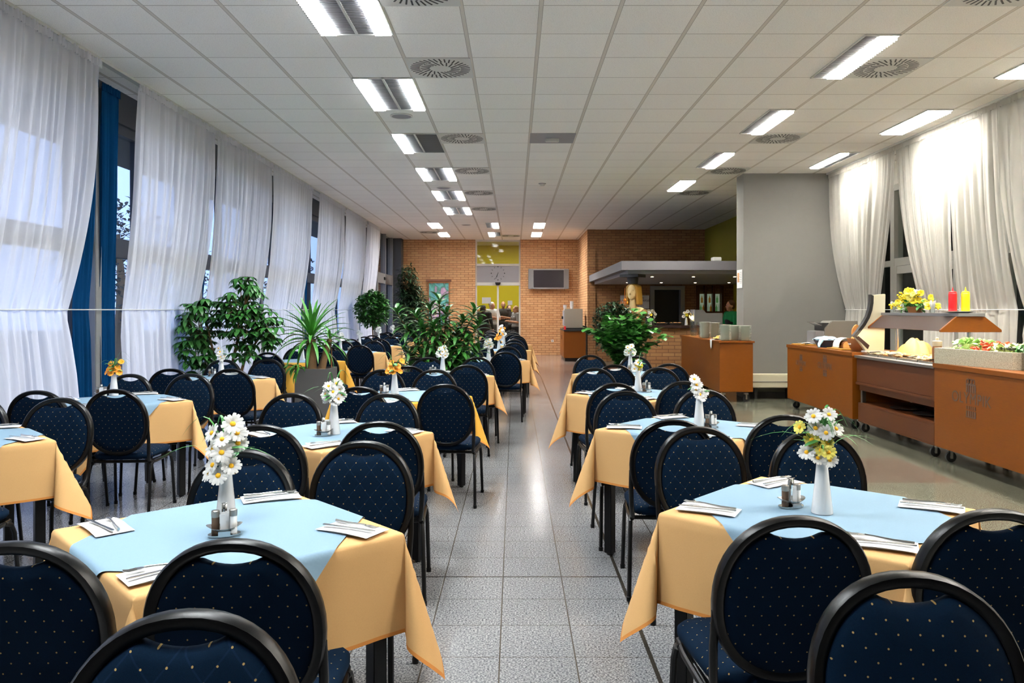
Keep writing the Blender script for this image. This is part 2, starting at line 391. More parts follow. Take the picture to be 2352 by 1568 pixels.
# hall behind the glass doors
sbox('wall_hall_back', 'yellow_wall', -5, 5, 30.5, 30.7, 0, 4.6)
b = MB(); b.box(-5.1, -5, 25.5, 30.7, 0, 4.6); b.box(5, 5.1, 25.5, 30.7, 0, 4.6); b.box(-5.1, -3.62, 25.4, 25.5, 0, 4.6); b.box(2.3, 5, 25.4, 25.5, 0, 4.6); b.box(-3.62, 2.3, 25.36, 25.5, H+.1, 4.1); struct(b.build('wall_hall_side', 'beige_wall', smooth=False))
sbox('ceiling_hall', 'beige_wall', -5, 5, 25.5, 30.5, 4.0, 4.1)
# left window wall
posts = [2.6+2.4*i for i in range(9)]
sbox('wall_left', 'white_wall', -4.35, -4.1, -5, 2.6, 0, H)
sbox('wall_left_head', 'dark_frame', -4.35, -4.12, 2.6, 25.2, 3.42, H)
for i, y in enumerate(posts):
    sbox('trim_post', 'mid_grey_metal', -4.12, -3.97, y-.055, y+.055, 0, 3.6, bevel=.006)
for i in range(8):
    y0, y1 = posts[i]+.055, posts[i+1]-.055
    e = struct(bpy.data.objects.new('window_%d' % (i+1), None)); COL.objects.link(e)
    f = MB()
    for zz in ((0, .12), (2.02, 2.22), (3.32, 3.42)): f.box(-4.26, -4.16, y0, y1, *zz)
    for yy in ((y0, y0+.06), (y1-.06, y1), ((y0+y1)/2-.03, (y0+y1)/2+.03)): f.box(-4.255, -4.165, yy[0], yy[1], 0, 3.42)
    f.build('window_frame', 'dark_frame', e, smooth=False)
    MB().box(-4.216, -4.208, y0+.01, y1-.01, .02, 3.41).build('window_pane', 'pane', e, smooth=False)
# glazed side door and dark corner at the end of the window wall
e = struct(bpy.data.objects.new('door_1', None)); COL.objects.link(e)
f = MB()
for yy in ((21.9, 22.05), (23.3, 23.4), (24.6, 24.75)): f.box(-4.02, -3.88, *yy, 0, H)
[f.box(-4.015, -3.885, *yy, *zz) for yy in ((22.05, 23.3), (23.4, 24.6)) for zz in ((2.25, 2.55), (0, .1))]; f.build('door_frame', 'mid_grey_metal', e, smooth=False)
MB().box(-3.96, -3.95, 22.0, 24.7, .05, H-.02).build('door_pane', 'pane', e, smooth=False)
MB().box(-3.88, -3.85, 23.0, 23.25, 2.36, 2.44).build('door_sensor', 'black_plastic', e)
sbox('wall_corner', 'dark_frame', -4.35, -3.62, 24.75, 25.4, 0, H)
# tall glass doorway in the back wall
e = struct(bpy.data.objects.new('door_2', None)); COL.objects.link(e)
f = MB(); X0, X1 = -1.28, .19
for xx in ((X0, X0+.05), (X1-.05, X1)): f.box(*xx, 25.28, 25.38, 0, H)
f.box(X0+.05, X1-.05, 25.285, 25.375, 3.69, H); f.box(X0, X1, 25.27, 25.39, 2.90, 2.97); f.box(X0, X1, 25.22, 25.4, 2.26, 2.36)
f.build('door_frame', 'white_frame', e, smooth=False)
MB().box(X0+.02, X1-.02, 25.30, 25.36, 2.36, 2.90).build('transom_panel', 'light_grey_paint', e, smooth=False)
MB().box(X0+.03, X1-.03, 25.32, 25.33, 2.97, 3.70).build('upper_pane', 'pane', e, smooth=False)
for k in range(2):
    x0 = X0+.05 if k == 0 else -.545+.02; x1 = -.545-.02 if k == 0 else X1-.05
    l = MB().box(x0, x1, 25.32, 25.33, .03, 2.26).build('door_leaf', 'pane', e, smooth=False)
    MB().box(x0, x1, 25.31, 25.34, 0, .08).build('bottom_rail', 'white_frame', l, smooth=False)
MB().box(-.575, -.515, 25.27, 25.37, 0, 2.27).build('meeting_stile', 'white_frame', e, smooth=False)
MB().lathe([(.001, -.1), (.06, -.09), (.09, -.02), (.09, 0)], 16, (-.545, 25.2, 2.36)).build('motion_sensor', 'black_plastic', e)
# bar doorway
e = struct(bpy.data.objects.new('door_3', None)); COL.objects.link(e)
f = MB(); f.box(3.85, 3.97, 21.98, 22.3, 0, 2.15); f.box(4.71, 4.83, 21.98, 22.3, 0, 2.15); f.box(3.97, 4.71, 21.98, 22.3, 2.04, 2.15)
f.build('door_frame', 'mid_grey_metal', e, smooth=False)
MB().box(3.97, 4.71, 22.22, 22.28, 0, 2.04).build('door_leaf', 'dark_void', e, smooth=False)
# right window wall and the glazed door between the curtains
b = MB(); b.box(5.85, 6.05, -5, 12.97, 0, .25); b.box(5.85, 6.05, -5, 12.97, 3.4, H); b.box(5.85, 6.05, -5, 4, .25, 3.4); struct(b.build('wall_right', 'white_wall', smooth=False))
for i, (y0, y1) in enumerate(((4, 6.5), (6.5, 9.3), (9.3, 10.05), (12.05, 12.97))):
    e = struct(bpy.data.objects.new('window_%d' % (11+i), None)); COL.objects.link(e)
    f = MB(); f.box(5.88, 5.98, y0, y0+.07, .25, 3.4); f.box(5.88, 5.98, y1-.07, y1, .25, 3.4); f.box(5.885, 5.975, y0+.07, y1-.07, .25, .33); f.box(5.885, 5.975, y0+.07, y1-.07, 3.32, 3.4); f.box(5.885, 5.975, y0+.07, y1-.07, 2.15, 2.24)
    f.build('window_frame', 'white_frame', e, smooth=False)
    MB().box(5.925, 5.933, y0+.02, y1-.02, .3, 3.38).build('window_pane', 'pane', e, smooth=False)
e = struct(bpy.data.objects.new('door_4', None)); COL.objects.link(e)
f = MB()
for yy in ((10.05, 10.17), (11.93, 12.05)): f.box(5.84, 5.98, *yy, 0, 3.4)
f.box(5.845, 5.975, 10.17, 11.93, 2.142, 2.26); f.box(5.845, 5.975, 10.17, 11.93, 3.3, 3.395)
for yy in ((10.17, 10.29), (11.81, 11.93)): f.box(5.82, 5.9, *yy, 0, 2.14)
f.box(5.825, 5.895, 10.29, 11.81, 2.02, 2.135); f.box(5.825, 5.895, 10.29, 11.81, .0, .3); f.build('door_frame', 'white_frame', e, smooth=False)
MB().box(5.86, 5.868, 10.2, 11.9, .25, 2.1).box(5.9, 5.908, 10.1, 12.0, 2.2, 3.36).build('door_pane', 'pane', e, smooth=False)
h = MB(); h.box(5.77, 5.83, 11.84, 11.9, 1.62, 1.78); h.tube([(5.79, 10.24, 1.05), (5.75, 10.24, 1.05), (5.75, 10.4, 1.05)], .012); h.build('door_handle', 'white_frame', e)
sbox('wall_sky_block', 'dark_outside', 8.2, 8.4, -5, 13.4, -.1, 4); sbox('ground_right', 'ground_out', 6.05, 8.2, -5, 13.4, -.12, -.02); sbox('roof_sky_block', 'dark_outside', 6.05, 8.4, -5, 13.4, 3.6, 3.75)  # added outside wall and roof keep sky light out, so right windows look dark
b = MB(); b.box(6.05, 8.4, 13.38, 13.5, -.1, 3.7); b.box(6.05, 8.4, -5.1, -5, -.1, 3.7); struct(b.build('wall_sky_block_ends', 'dark_outside', smooth=False))  # added end walls close the unseen shell that blocks the sky
# outside on the left
sbox('ground_left', 'ground_out', -60, -4.35, -20, 60, -.3, -.12)
sbox('roof_overhang', 'dark_frame', -5.6, -4.3, 2, 26, 3.5, 3.6)
sbox('baseboard_pillar', 'cabinet_black', 3.835, 5.84, 12.945, 12.97, 0, .1)
# ------------------------------------------------------------------ curtains
def curtain(label, top, seam, bot, xt, xs, xb, mat, seed, zt=3.70, zb=.03, folds=None, name='sheer_curtain', group=None, amp=1, inward=1):
    """top/seam/bot are (near y, far y) extents; xt/xs/xb wall distances at ceiling, tie wire and floor"""
    r = random.Random(seed); L = top[1]-top[0]; nf = folds or max(6, int(L/.085))
    ph = [r.uniform(0, 6.28) for _ in range(6)]
    fr = [r.uniform(.18, .3)*nf, r.uniform(.42, .6)*nf, nf, nf*1.6]
    zs = [zt-(zt-1.473)*k/16 for k in range(17)] + [1.46, 1.4, 1.2, .9, .6, .3, zb]; nz = len(zs); nu = min(300, nf*8)
    def fn(s, t):
        z = zs[round(t*(nz-1))]
        if z >= 1.4725:
            k = (zt-z)/(zt-1.473); x = xt+(xs-xt)*(.35*k+.65*k**2.6); e = k**1.6
            y0 = top[0]+(seam[0]-top[0])*e; y1 = top[1]+(seam[1]-top[1])*e
            a = .012+.026*math.sin(PI*min(1, k*1.05)) ; a = a*(.55 if k > .97 else 1)
        else:
            k = (1.473-z)/1.473; x = xs+(xb-xs)*min(1, k*1.5)
            y0 = seam[0]+(bot[0]-seam[0])*min(1, k*2); y1 = seam[1]+(bot[1]-seam[1])*min(1, k*2); a = .012+.022*min(1, k*5)
        f = sum(math.sin(6.283*fr[i]*(s+.012*math.sin(9*s+3*k))+ph[i])*(.5, .8, .7, .25)[i] for i in range(4))/1.6
        return (x+a*amp*f, y0+(y1-y0)*(s+.004*math.sin(6.283*nf*.7*s+ph[4])), z)
    o = MB().grid(fn, nu, nz).build(name, mat, fix=False, angle=180); tag(o, label, 'curtain', group)
    def hd(s, t):
        z = zt+.035-.075*t
        f = math.sin(6.283*nf*1.7*s)*.012+math.sin(6.283*nf*.45*s+ph[1])*.008
        return (xt+inward*.015*(1 if xt < 0 else -1)+f, top[0]+L*s, z)
    MB().grid(hd, min(400, nf*9), 4).build('heading_tape', mat, o, fix=False, angle=180)
    return o
G = 'white sheers along the dusk windows'
XT, XS, XB = -3.76, -3.95, -3.91
names = ['white sheer curtain nearest the camera at the left windows', 'white sheer curtain just past the tall blue drapes', 'white sheer curtain behind the big umbrella plant', 'white sheer curtain between umbrella plant and yucca',
         'white sheer curtain just beyond the blue strip behind the yucca', 'narrow white sheer curtain second from the far end of the windows', 'white sheer curtain at far end of windows behind the round ficus']
spans = [(4.2, 7.03), (7.75, 9.74), (9.78, 12.05), (12.1, 14.45), (14.95, 17.15), (17.3, 19.6), (19.75, 21.6)]
for i, (a, b_) in enumerate(spans):
    g = .1 if i in (1, 2, 3, 4, 5) else 0
    curtain(names[i], (a, b_), (a+(.05 if i else 0), b_-.12-(.06 if i == 0 else 0)), (a+.03, b_-.10), XT, XS, XB, 'sheer_left', 20+i)
curtain('white sheer curtain at left windows beyond the edge of the first one', (2.7, 4.15), (2.7, 4.15), (2.7, 4.15), XT, XS, XB, 'sheer_left', 19)
D = [('blue drape hanging beside the nearest white sheer', (6.95, 7.28), (6.98, 7.27)), ('blue drape with the window gap showing beside it', (7.36, 7.70), (7.42, 7.74)),
     ('thin blue drape edge behind the umbrella plant', (9.70, 9.95), (9.60, 9.9)), ('blue drape edge between umbrella plant and yucca', (12.0, 12.3), (11.85, 12.2)),
     ('blue drape strip behind the yucca', (14.4, 14.72), (14.3, 14.9)), ('blue drape strip between the two sheers past the yucca', (17.05, 17.4), (16.95, 17.3)), ('farthest blue drape strip beside the round ficus', (19.5, 19.8), (19.45, 19.75))]
for i, (lb, t, s_) in enumerate(D):
    curtain(lb, t, s_, s_, -3.93, -4.0 if i > 1 else -3.99, -4.0 if i > 1 else -3.97, 'drape_blue', 50+i, zt=3.6, folds=5, name='blue_drape', amp=.9)
o = MB().tube([(-3.935, 2.6, 1.473), (-3.935, 21.9, 1.473)], .005, 6).build('curtain_wire', 'white_frame'); tag(o, 'thin tie wire running along the left curtains at eye height', 'wire')
o = MB().box(-3.80, -3.74, 2.6, 21.7, 3.725, 3.752).build('curtain_rail', 'white_frame'); tag(o, 'white curtain rail at the ceiling above the left windows', 'rail')
RT, RS, RB = 5.25, 5.52, 5.50
curtain('cream sheer curtain gathered against the grey wall', (10.72, 12.95), (11.75, 12.9), (11.8, 12.9), RT, RS, RB, 'sheer_right', 71, folds=22)
curtain('cream sheer curtain sweeping back from the glazed door', (9.35, 10.7), (9.72, 10.5), (9.72, 10.45), RT, RS, RB, 'sheer_right', 72, folds=16)
curtain('cream sheer curtain behind the ketchup and mustard bottles', (8.42, 9.36), (8.5, 9.62), (8.5, 9.6), RT, RS, RB, 'sheer_right', 73, folds=11)
curtain('cream sheer curtain nearest the camera at the right edge', (4.2, 8.44), (4.2, 8.4), (4.2, 8.4), RT, RS, RB, 'sheer_right', 74, folds=42)
o = MB().tube([(5.50, 4, 1.473), (5.50, 12.9, 1.473)], .005, 6).build('curtain_wire', 'white_frame'); tag(o, 'thin tie wire along the right curtains behind the buffet', 'wire')
o = MB().box(5.21, 5.28, 2.6, 12.96, 3.725, 3.752).build('curtain_rail', 'white_frame'); tag(o, 'white curtain rail at the ceiling above the buffet windows', 'rail')

# ------------------------------------------------------------------ ceiling fittings
def fixture(label, x0, x1, y0, y1, lit, mat, group):
    """recessed louvre light: lit = list of (from, to) fractions across the width that glow"""
    t = thing('ceiling_light', label, 'ceiling light', ((x0+x1)/2, (y0+y1)/2, H), 0, group)
    w, d = (x1-x0)/2, (y1-y0)/2
    f = MB(); q = .012
    for b_ in ((-w, -w+q, -d, d), (w-q, w, -d, d), (-w+q, w-q, -d, -d+q), (-w+q, w-q, d-q, d)): f.box(*b_, -.014, -.001)
    if w > .2: f.box(-.012, .012, -d, d, -.012, -.001)
    f.build('frame', 'white_frame', t, smooth=False)
    MB().box(-w+q, w-q, -d+q, d-q, -.004, -.001).build('reflector', 'light_grey_paint', t, smooth=False)
    lo = MB()
    k = int(2*d/.035)
    for i in range(k):
        y = -d+q+(2*d-2*q)*(i+.5)/k; lo.box(-w+q, w-q, y-.002, y+.002, -.010, -.004)
    lo.build('louvre', 'mid_grey_metal', t, smooth=False)
    for a, b_ in lit:
        xa, xb = -w+2*w*a, -w+2*w*b_
        tb = MB().box(xa, xb, -d+q, d-q, -.007, -.004).build('tube', mat, t, smooth=False)
        bl = MB(); kk = int(2*d/.042)
        for i in range(1, kk): y = -d+q+(2*d-2*q)*i/kk; bl.box(xa, xb, y-.0008, y+.0008, -.036, -.0075)
        bl.build('cross_blades', 'blade', tb, smooth=False)
    return t
ords = ['nearest', 'second', 'third', 'fourth', 'fifth', 'sixth']
for i in range(6):
    y = 5.21+2.4*i
    lit = [(.02, .24), (.76, .98)] if i != 2 else [(.02, .24)]
    fixture('twin-tube louvre light, %s along the left ceiling row' % ords[i] if i != 2 else 'louvre light with only its left tube lit, left ceiling row', -1.6, -1.0, y, y+1.2, lit, 'tube_left', 'lights of the left ceiling row')
for i in range(4):
    y = 6.41+2.4*i
    fixture('narrow light %s along the right ceiling row' % (ords[i] if i < 3 else 'fully lit and farthest'), 2.9, 3.2, y, y+1.2, [(.48, .97)] if i < 3 else [(.04, .96)], 'tube_right', 'lights of the right ceiling row')
for i in range(3):
    y = 6.41+2.4*i
    fixture('narrow light %s along the curtains above the buffet' % ords[i], 4.7, 5.0, y, y+1.2, [(.04, .96)] if i < 2 else [(.04, .52)], 'tube_right', 'lights beside the buffet curtains')
for i, (x, a) in enumerate(((-2.3, 1), (-.78, 2), (.5, 1))):
    for k, y in enumerate((20.3, 22.75)):
        pl = ('left', 'middle', 'right')[i]
        if i != 1: fixture('short lit ceiling panel, %s, %s the brick wall' % (pl, 'second from' if k == 0 else 'nearest'), x, x+.32, y, y+1.2, [(.04, .96)], 'tube_back', 'ceiling panels before the brick wall')
        else: fixture('half-lit ceiling panel, middle, %s the brick wall' % ('second from' if k == 0 else 'nearest'), -.8+(.03 if k == 0 else 0), -.42, y, y+1.2, [(.5, .97)] if k == 0 else [(.05, .52)], 'tube_back', 'ceiling panels before the brick wall')
# the rows go on behind the camera
for i in range(2):
    y = 2.81-2.4*i; fixture('twin-tube louvre light of the left row behind the camera', -1.6, -1.0, y, y+1.2, [(.02, .24), (.76, .98)], 'tube_left', 'lights behind the camera')
    y = 4.01-2.4*i; fixture('narrow light of the right row behind the camera', 2.9, 3.2, y, y+1.2, [(.48, .97)], 'tube_right', 'narrow lights behind the camera')
    fixture('narrow light along the curtains behind the camera', 4.7, 5.0, y, y+1.2, [(.04, .96)], 'tube_right', 'curtain lights behind the camera')
# swirl diffusers
def swirl_meshes():
    p = MB(); p.box(-.297, .297, -.297, .297, -.008, -.001)
    q = MB()
    for n_, r0, r1, off in ((36, .185, .275, 0), (20, .085, .178, .1)):
        for k in range(n_):
            a = 2*PI*k/n_+off; M_ = Matrix.Rotation(a, 4, 'Z') @ Matrix.Translation((0, .055 if r0 < .1 else .06, 0))
            q.box(r0, r1, -.0068, .0068, -.0095, -.007, M_)
    return p.mesh('diffuser_plate', 'white_frame', smooth=False), q.mesh('diffuser_slots', 'dark_void', smooth=False)
PL, SL = swirl_meshes()
def diffuser(label, x, y):
    t = thing('air_diffuser', label, 'ceiling vent', (x, y, H), 0, 'swirl vents in the ceiling')
    inst('plate', PL, t); inst('slots', SL, t)
for i in range(6): diffuser('square swirl vent %s beside the left light row' % ords[i], -.7, 5.51+2.4*i if i == 0 else 7.31+2.4*(i-1)+(.6 if i > 1 else 0)*1.0)
for i, y in enumerate((5.51, 7.31, 10.31, 12.71, 15.11)): diffuser('square swirl vent %s beside the right light row' % ords[i], 3.5, y)
diffuser('far swirl vent near the window corner of the ceiling', -2.5, 22.8); diffuser('far swirl vent above the glass doors', -.12, 23.9)
for lb, x, y in (('round ceiling speaker behind the second twin light', -1.33, 9.11), ('round ceiling speaker behind the fourth twin light', -1.33, 14.5), ('round ceiling speaker before the brick wall', -1.3, 20.8)):
    t = thing('ceiling_speaker', lb, 'speaker', (x, y, H)); MB().lathe([(.13, -.001), (.132, -.010), (.115, -.014), (.112, -.008)], 24).build('ring', 'white_frame', t); MB().lathe([(.001, -.012), (.112, -.009)], 24).build('grille', 'light_grey_paint', t)
t = thing('exit_box', 'small white box on a grey ceiling tile', 'emergency lamp', (.5, 10.31, H)); MB().box(-.297, .297, -.297, .297, -.004, -.001).build('plate', 'light_grey_paint', t, smooth=False); MB().box(-.09, .09, -.03, .03, -.05, -.004).build('housing', 'white_frame', t, bevel=.006)
t = thing('smoke_detector', 'small smoke detector alone on a ceiling tile', 'smoke detector', (.5, 14.0, H)); MB().lathe([(.05, -.001), (.05, -.02), (.035, -.045), (.001, -.047)], 18).build('head', 'white_frame', t); MB().lathe([(.07, -.001), (.07, -.008), (.05, -.010)], 18).build('base', 'light_grey_paint', t)

# ------------------------------------------------------------------ chairs
def ell_outline(hw, hh, n, notch=0, nw=.1):
    out = []
    for i in range(n):
        a = 2*PI*i/n; x = hw*math.sin(a)*(1-.0*abs(math.cos(a))); z = hh*math.cos(a)
        # a touch squarer than an ellipse
        x = math.copysign(abs(math.sin(a))**.92, math.sin(a))*hw; z = math.copysign(abs(math.cos(a))**.92, math.cos(a))*hh
        if notch and z > 0 and abs(x) < nw: z -= notch*(math.cos(PI*x/(2*nw)))**.7
        out.append((x, z))
    return out
CZ = .690
def chair_meshes():
    m = {}
    TL = R(10)
    def lean(x, y, z):            # lean the back about the seat hinge
        dz = z-.42; return (x, -.205+y*1.0-dz*math.sin(TL)*.9+0*x, .42+dz*math.cos(TL))
    n = 72
    pad = MB()
    rings = [(.80, -.020), (.97, -.016), (1, -.008), (1, .006), (.965, .020), (.86, .030), (.55, .036), (.2, .037)]
    O = ell_outline(.1935, .2145, n, .036, .076)
    vs = []; fs = []
    for sc_, y in rings:
        for x, z in O: vs.append(lean(x*sc_, y, CZ-.004+z*sc_))
    for i in range(len(rings)-1):
        for j in range(n): fs.append((i*n+j, i*n+(j+1) % n, (i+1)*n+(j+1) % n, (i+1)*n+j))
    vs.append(lean(0, -.022, CZ)); c0 = len(vs)-1; vs.append(lean(0, .0372, CZ)); c1 = len(vs)-1
    for j in range(n): fs.append((c0, (j+1) % n, j)); b_ = (len(rings)-1)*n; fs.append((c1, b_+j, b_+(j+1) % n))
    pad.add(vs, fs)
    m['backrest'] = pad.mesh('backrest', 'navy_back', angle=60); m['backrest2'] = pad.mesh('backrest', 'navy_plain_back', angle=60)
    fr = MB()
    ring = [lean(x, 0, CZ+z) for x, z in ell_outline(.205, .226, 48)]
    rf = ell_outline(.205, .226, 48)
    # flat band: rectangular section swept round the oval
    vs = []; fs = []
    for x, z in rf:
        L = math.hypot(x/.205, z/.226); nx, nz = x/.205/.205, z/.226/.226; q = math.hypot(nx, nz); nx /= q; nz /= q
        for dr, dy in ((-.015, -.013), (-.004, -.021), (.009, -.021), (.014, -.012), (.014, .012), (.009, .021), (-.004, .021), (-.015, .013)):
            vs.append(lean(x+nx*dr, dy, CZ+z+nz*dr))
    for i in range(48):
        for j in range(8): fs.append((i*8+j, i*8+(j+1) % 8, ((i+1) % 48)*8+(j+1) % 8, ((i+1) % 48)*8+j))
    fr.add(vs, fs)
    for s in (-1, 1):
        fr.tube([lean(s*.2075, 0, .66), lean(s*.209, 0, .56), lean(s*.205, 0, .47), (s*.20, -.20, .42), (s*.195, -.165, .395)], .0125, 8)
    m['back_frame'] = fr.mesh('back_frame', 'black_metal', angle=50)
    st = MB(); n = 40; rings = []
    def sq(hw, hd, z, y0=0):
        out = []
        for j in range(n):
            a = 2*PI*j/n; c, s_ = math.cos(a), math.sin(a); k = .38
            x = math.copysign(abs(c)**k, c)*hw; y = math.copysign(abs(s_)**k, s_)*hd; x *= 1+.06*y/hd
            out.append((x, y+y0, z))
        return out
    L = [sq(.17, .17, .412), sq(.20, .20, .416), sq(.212, .212, .432), sq(.212, .212, .448), sq(.200, .200, .462), sq(.16, .16, .468), sq(.08, .08, .471)]
    vs = [p for r_ in L for p in r_]; fs = []
    for i in range(len(L)-1):
        for j in range(n): fs.append((i*n+j, i*n+(j+1) % n, (i+1)*n+(j+1) % n, (i+1)*n+j))
    fs += [tuple(range(n-1, -1, -1)), tuple(range((len(L)-1)*n, len(L)*n))]
    st.add(vs, fs); m['seat'] = st.mesh('seat', 'navy_seat', angle=60)
    sf = MB(); sf.tube([(-.19, -.17, .398), (.19, -.17, .398), (.197, .17, .398), (-.197, .17, .398)], .011, 8, closed=True)
    for s in (-1, 1): sf.tube([(s*.20, .185, .395), (s*.205, .1, .385), (s*.205, -.1, .385), (s*.20, -.185, .395)], .011, 8)
    m['seat_frame'] = sf.mesh('seat_frame', 'black_metal')
    def leg(s, f):
        l = MB()
        if f: l.tube([(s*.205, .14, .39), (s*.207, .185, .375), (s*.21, .205, .33), (s*.218, .235, .012)], .0115, 8); e = (s*.218, .236, 0)
        else: l.tube([(s*.205, -.13, .39), (s*.207, -.175, .375), (s*.21, -.195, .33), (s*.222, -.265, .012)], .0115, 8); e = (s*.222, -.266, 0)
        l.lathe([(.014, 0), (.015, .022), (.012, .024)], 10, e); return l.mesh('leg', 'black_metal')
    m['legs'] = [leg(s, f) for f in (1, 0) for s in (-1, 1)]
    return m
CM = chair_meshes()
def chair(bx, by, ang, label, pattern=True, group=None):
    """bx, by: where the top of the back stands; ang 0 = sitter looks down the room (away from the camera)"""
    a = ang; lx, ly = 0, -.285
    ox = bx-(lx*math.cos(a)-ly*math.sin(a)); oy = by-(lx*math.sin(a)+ly*math.cos(a))
    t = thing('dining_chair', label, 'chair', (ox, oy, 0), a, group)
    inst('seat', CM['seat'], t); inst('backrest', CM['backrest' if pattern else 'backrest2'], t); inst('back_frame', CM['back_frame'], t); inst('seat_frame', CM['seat_frame'], t)
    for l in CM['legs']: inst('leg', l, t)
    return t

# ------------------------------------------------------------------ tables, cloths
def tsmooth(t): return t*t*(3-2*t)
def cloth_mesh(name, mats, h=.4, over=.32, seed=1, A=(.30,)*4, B=.54, rot=0, zt=.756, hem=True, N=10, Nt=8):
    r = random.Random(seed); rad = .014
    seg = [0, .006, .012, .02]+[.02+(over-.02)*(k+1)/N for k in range(N)]
    if hem: seg[-1:] = [over-.012, over]
    us = [-(h+s) for s in reversed(seg)]+[-h+2*h*(k+1)/(Nt+1) for k in range(Nt)]+[h+s for s in seg]; n = len(us)
    ph = [[r.uniform(0, 6.28) for _ in range(3)] for _ in range(4)]; tw = [r.uniform(-.22, .22) for _ in range(4)]
    def drop(d, fl):
        if d < rad*1.57: return rad*math.sin(d/rad), rad*(1-math.cos(d/rad))
        e = d-rad*1.57; return rad+e*math.sin(fl), rad+e*math.cos(fl)
    def side_fl(side, v):
        p = ph[side]; return .045+.04*math.sin(v*7+p[0])*(1-abs(v)/h*.3)+.025*math.sin(v*15+p[1])
    vs = []; mi = []
    for v in us:
        for u in us:
            a = abs(u)-h; b = abs(v)-h; su = 1 if u > 0 else -1; sv = 1 if v > 0 else -1
            x = max(-h, min(h, u)); y = max(-h, min(h, v)); z = 0
            if a > 0 and b <= 0: o, dn = drop(a, side_fl(0 if su > 0 else 2, v)); x += su*o; z -= dn
            elif b > 0 and a <= 0: o, dn = drop(b, side_fl(1 if sv > 0 else 3, u)); y += sv*o; z -= dn
            elif a > 0 and b > 0:
                q = math.hypot(a, b); th = math.atan2(b, a); ci = (0 if su > 0 else 1) if sv > 0 else (3 if su > 0 else 2)
                t = 4*th; e = A[ci]*(1-math.cos(t))/2; l = B*math.sin(t)/2
                l += tw[ci]*(1-math.cos(t))/2
                f0 = side_fl(0 if su > 0 else 2, sv*h); f1 = side_fl(1 if sv > 0 else 3, su*h)
                dx = e*.7071+l*.7071; dy = e*.7071-l*.7071; w_ = th/(PI/2)
                dx += f0*(1-w_); dy += f1*w_
                m_ = math.hypot(dx, dy); s_ = math.sin(min(m_, 1.2)); o, dn = drop(q, 0)
                ex = max(q-rad*1.57, 0)*1.12
                k = (s_/m_ if m_ > 1e-6 else 0)
                x += su*(k*dx*ex+min(o, rad)*.7); y += sv*(k*dy*ex+min(o, rad)*.7); z -= min(dn, rad)+ex*math.cos(min(m_, 1.2))
            vs.append((x, y, zt+z))
    fs = []; mm = []
    for j in range(n-1):
        for i in range(n-1):
            fs.append((j*n+i, j*n+i+1, (j+1)*n+i+1, (j+1)*n+i)); mm.append(1 if hem and (i in (0, n-2) or j in (0, n-2)) else 0)
    b_ = MB(); b_.v = vs; b_.f = fs; b_.mi = mm
    return b_.mesh(name, mats, fix=False, angle=80)
def overlay_mesh(seed, s=.405, h=.40, zt=.7605):
    """square overlay set corner-to-edge: its four tips hang over the middles of the table edges"""
    r = random.Random(seed); n = 73; vs = []
    for j in range(n):
        for i in range(n):
            a = -s+2*s*i/(n-1); b = -s+2*s*j/(n-1)
            x = (a-b)*.7071; y = (a+b)*.7071; z = 0      # rotated 45 degrees in the table's frame
            for ax in (0, 1):
                q = (x, y)[ax]
                if abs(q) > h+.004:
                    d = abs(q)-h-.004; sg = 1 if q > 0 else -1; rad = .018
                    if d < rad*1.57: o = rad*math.sin(d/rad); dn = rad*(1-math.cos(d/rad))
                    else: e = d-rad*1.57; o = rad+e*.22; dn = rad+e*.975
                    nv = sg*(h+.004+o); z = -dn
                    if ax == 0: x = nv
                    else: y = nv
            vs.append((x, y, zt+z))
    fs = [(j*n+i, j*n+i+1, (j+1)*n+i+1, (j+1)*n+i) for j in range(n-1) for i in range(n-1)]
    b_ = MB(); b_.add(vs, fs); return b_.mesh('overlay', 'cloth_blue', fix=False, angle=80)
def table_meshes():
    t = MB().box(-.396, .396, -.396, .396, .725, .753).mesh('table_top', 'wood_brown', bevel=.003, smooth=False)
    a = MB()
    for b_ in ((-.35, .35, -.36, -.34), (-.35, .35, .34, .36)): a.box(*b_, .66, .724); a.box(b_[2], b_[3], b_[0], b_[1], .66, .724)
    a = a.mesh('apron', 'black_metal', smooth=False)
    l = MB(); l.box(-.025, .025, -.025, .025, .012, .724); l.lathe([(.02, 0), (.02, .012)], 10); l = l.mesh('leg', 'black_metal', bevel=.003, smooth=False)
    return t, a, l
TT, TA, TLG = table_meshes()
CLOTHS = [cloth_mesh('tablecloth', ['cloth_yellow', 'hem_orange'], seed=s) for s in (3, 8, 12)]
NAR = [cloth_mesh('tablecloth', ['cloth_yellow', 'hem_orange'], seed=s, A=(.24, .24, .24, .24), B=.54) for s in (5,)]
GOLD = [cloth_mesh('tablecloth', ['cloth_gold', 'hem_orange'], seed=17)]
OVER = [overlay_mesh(1)]
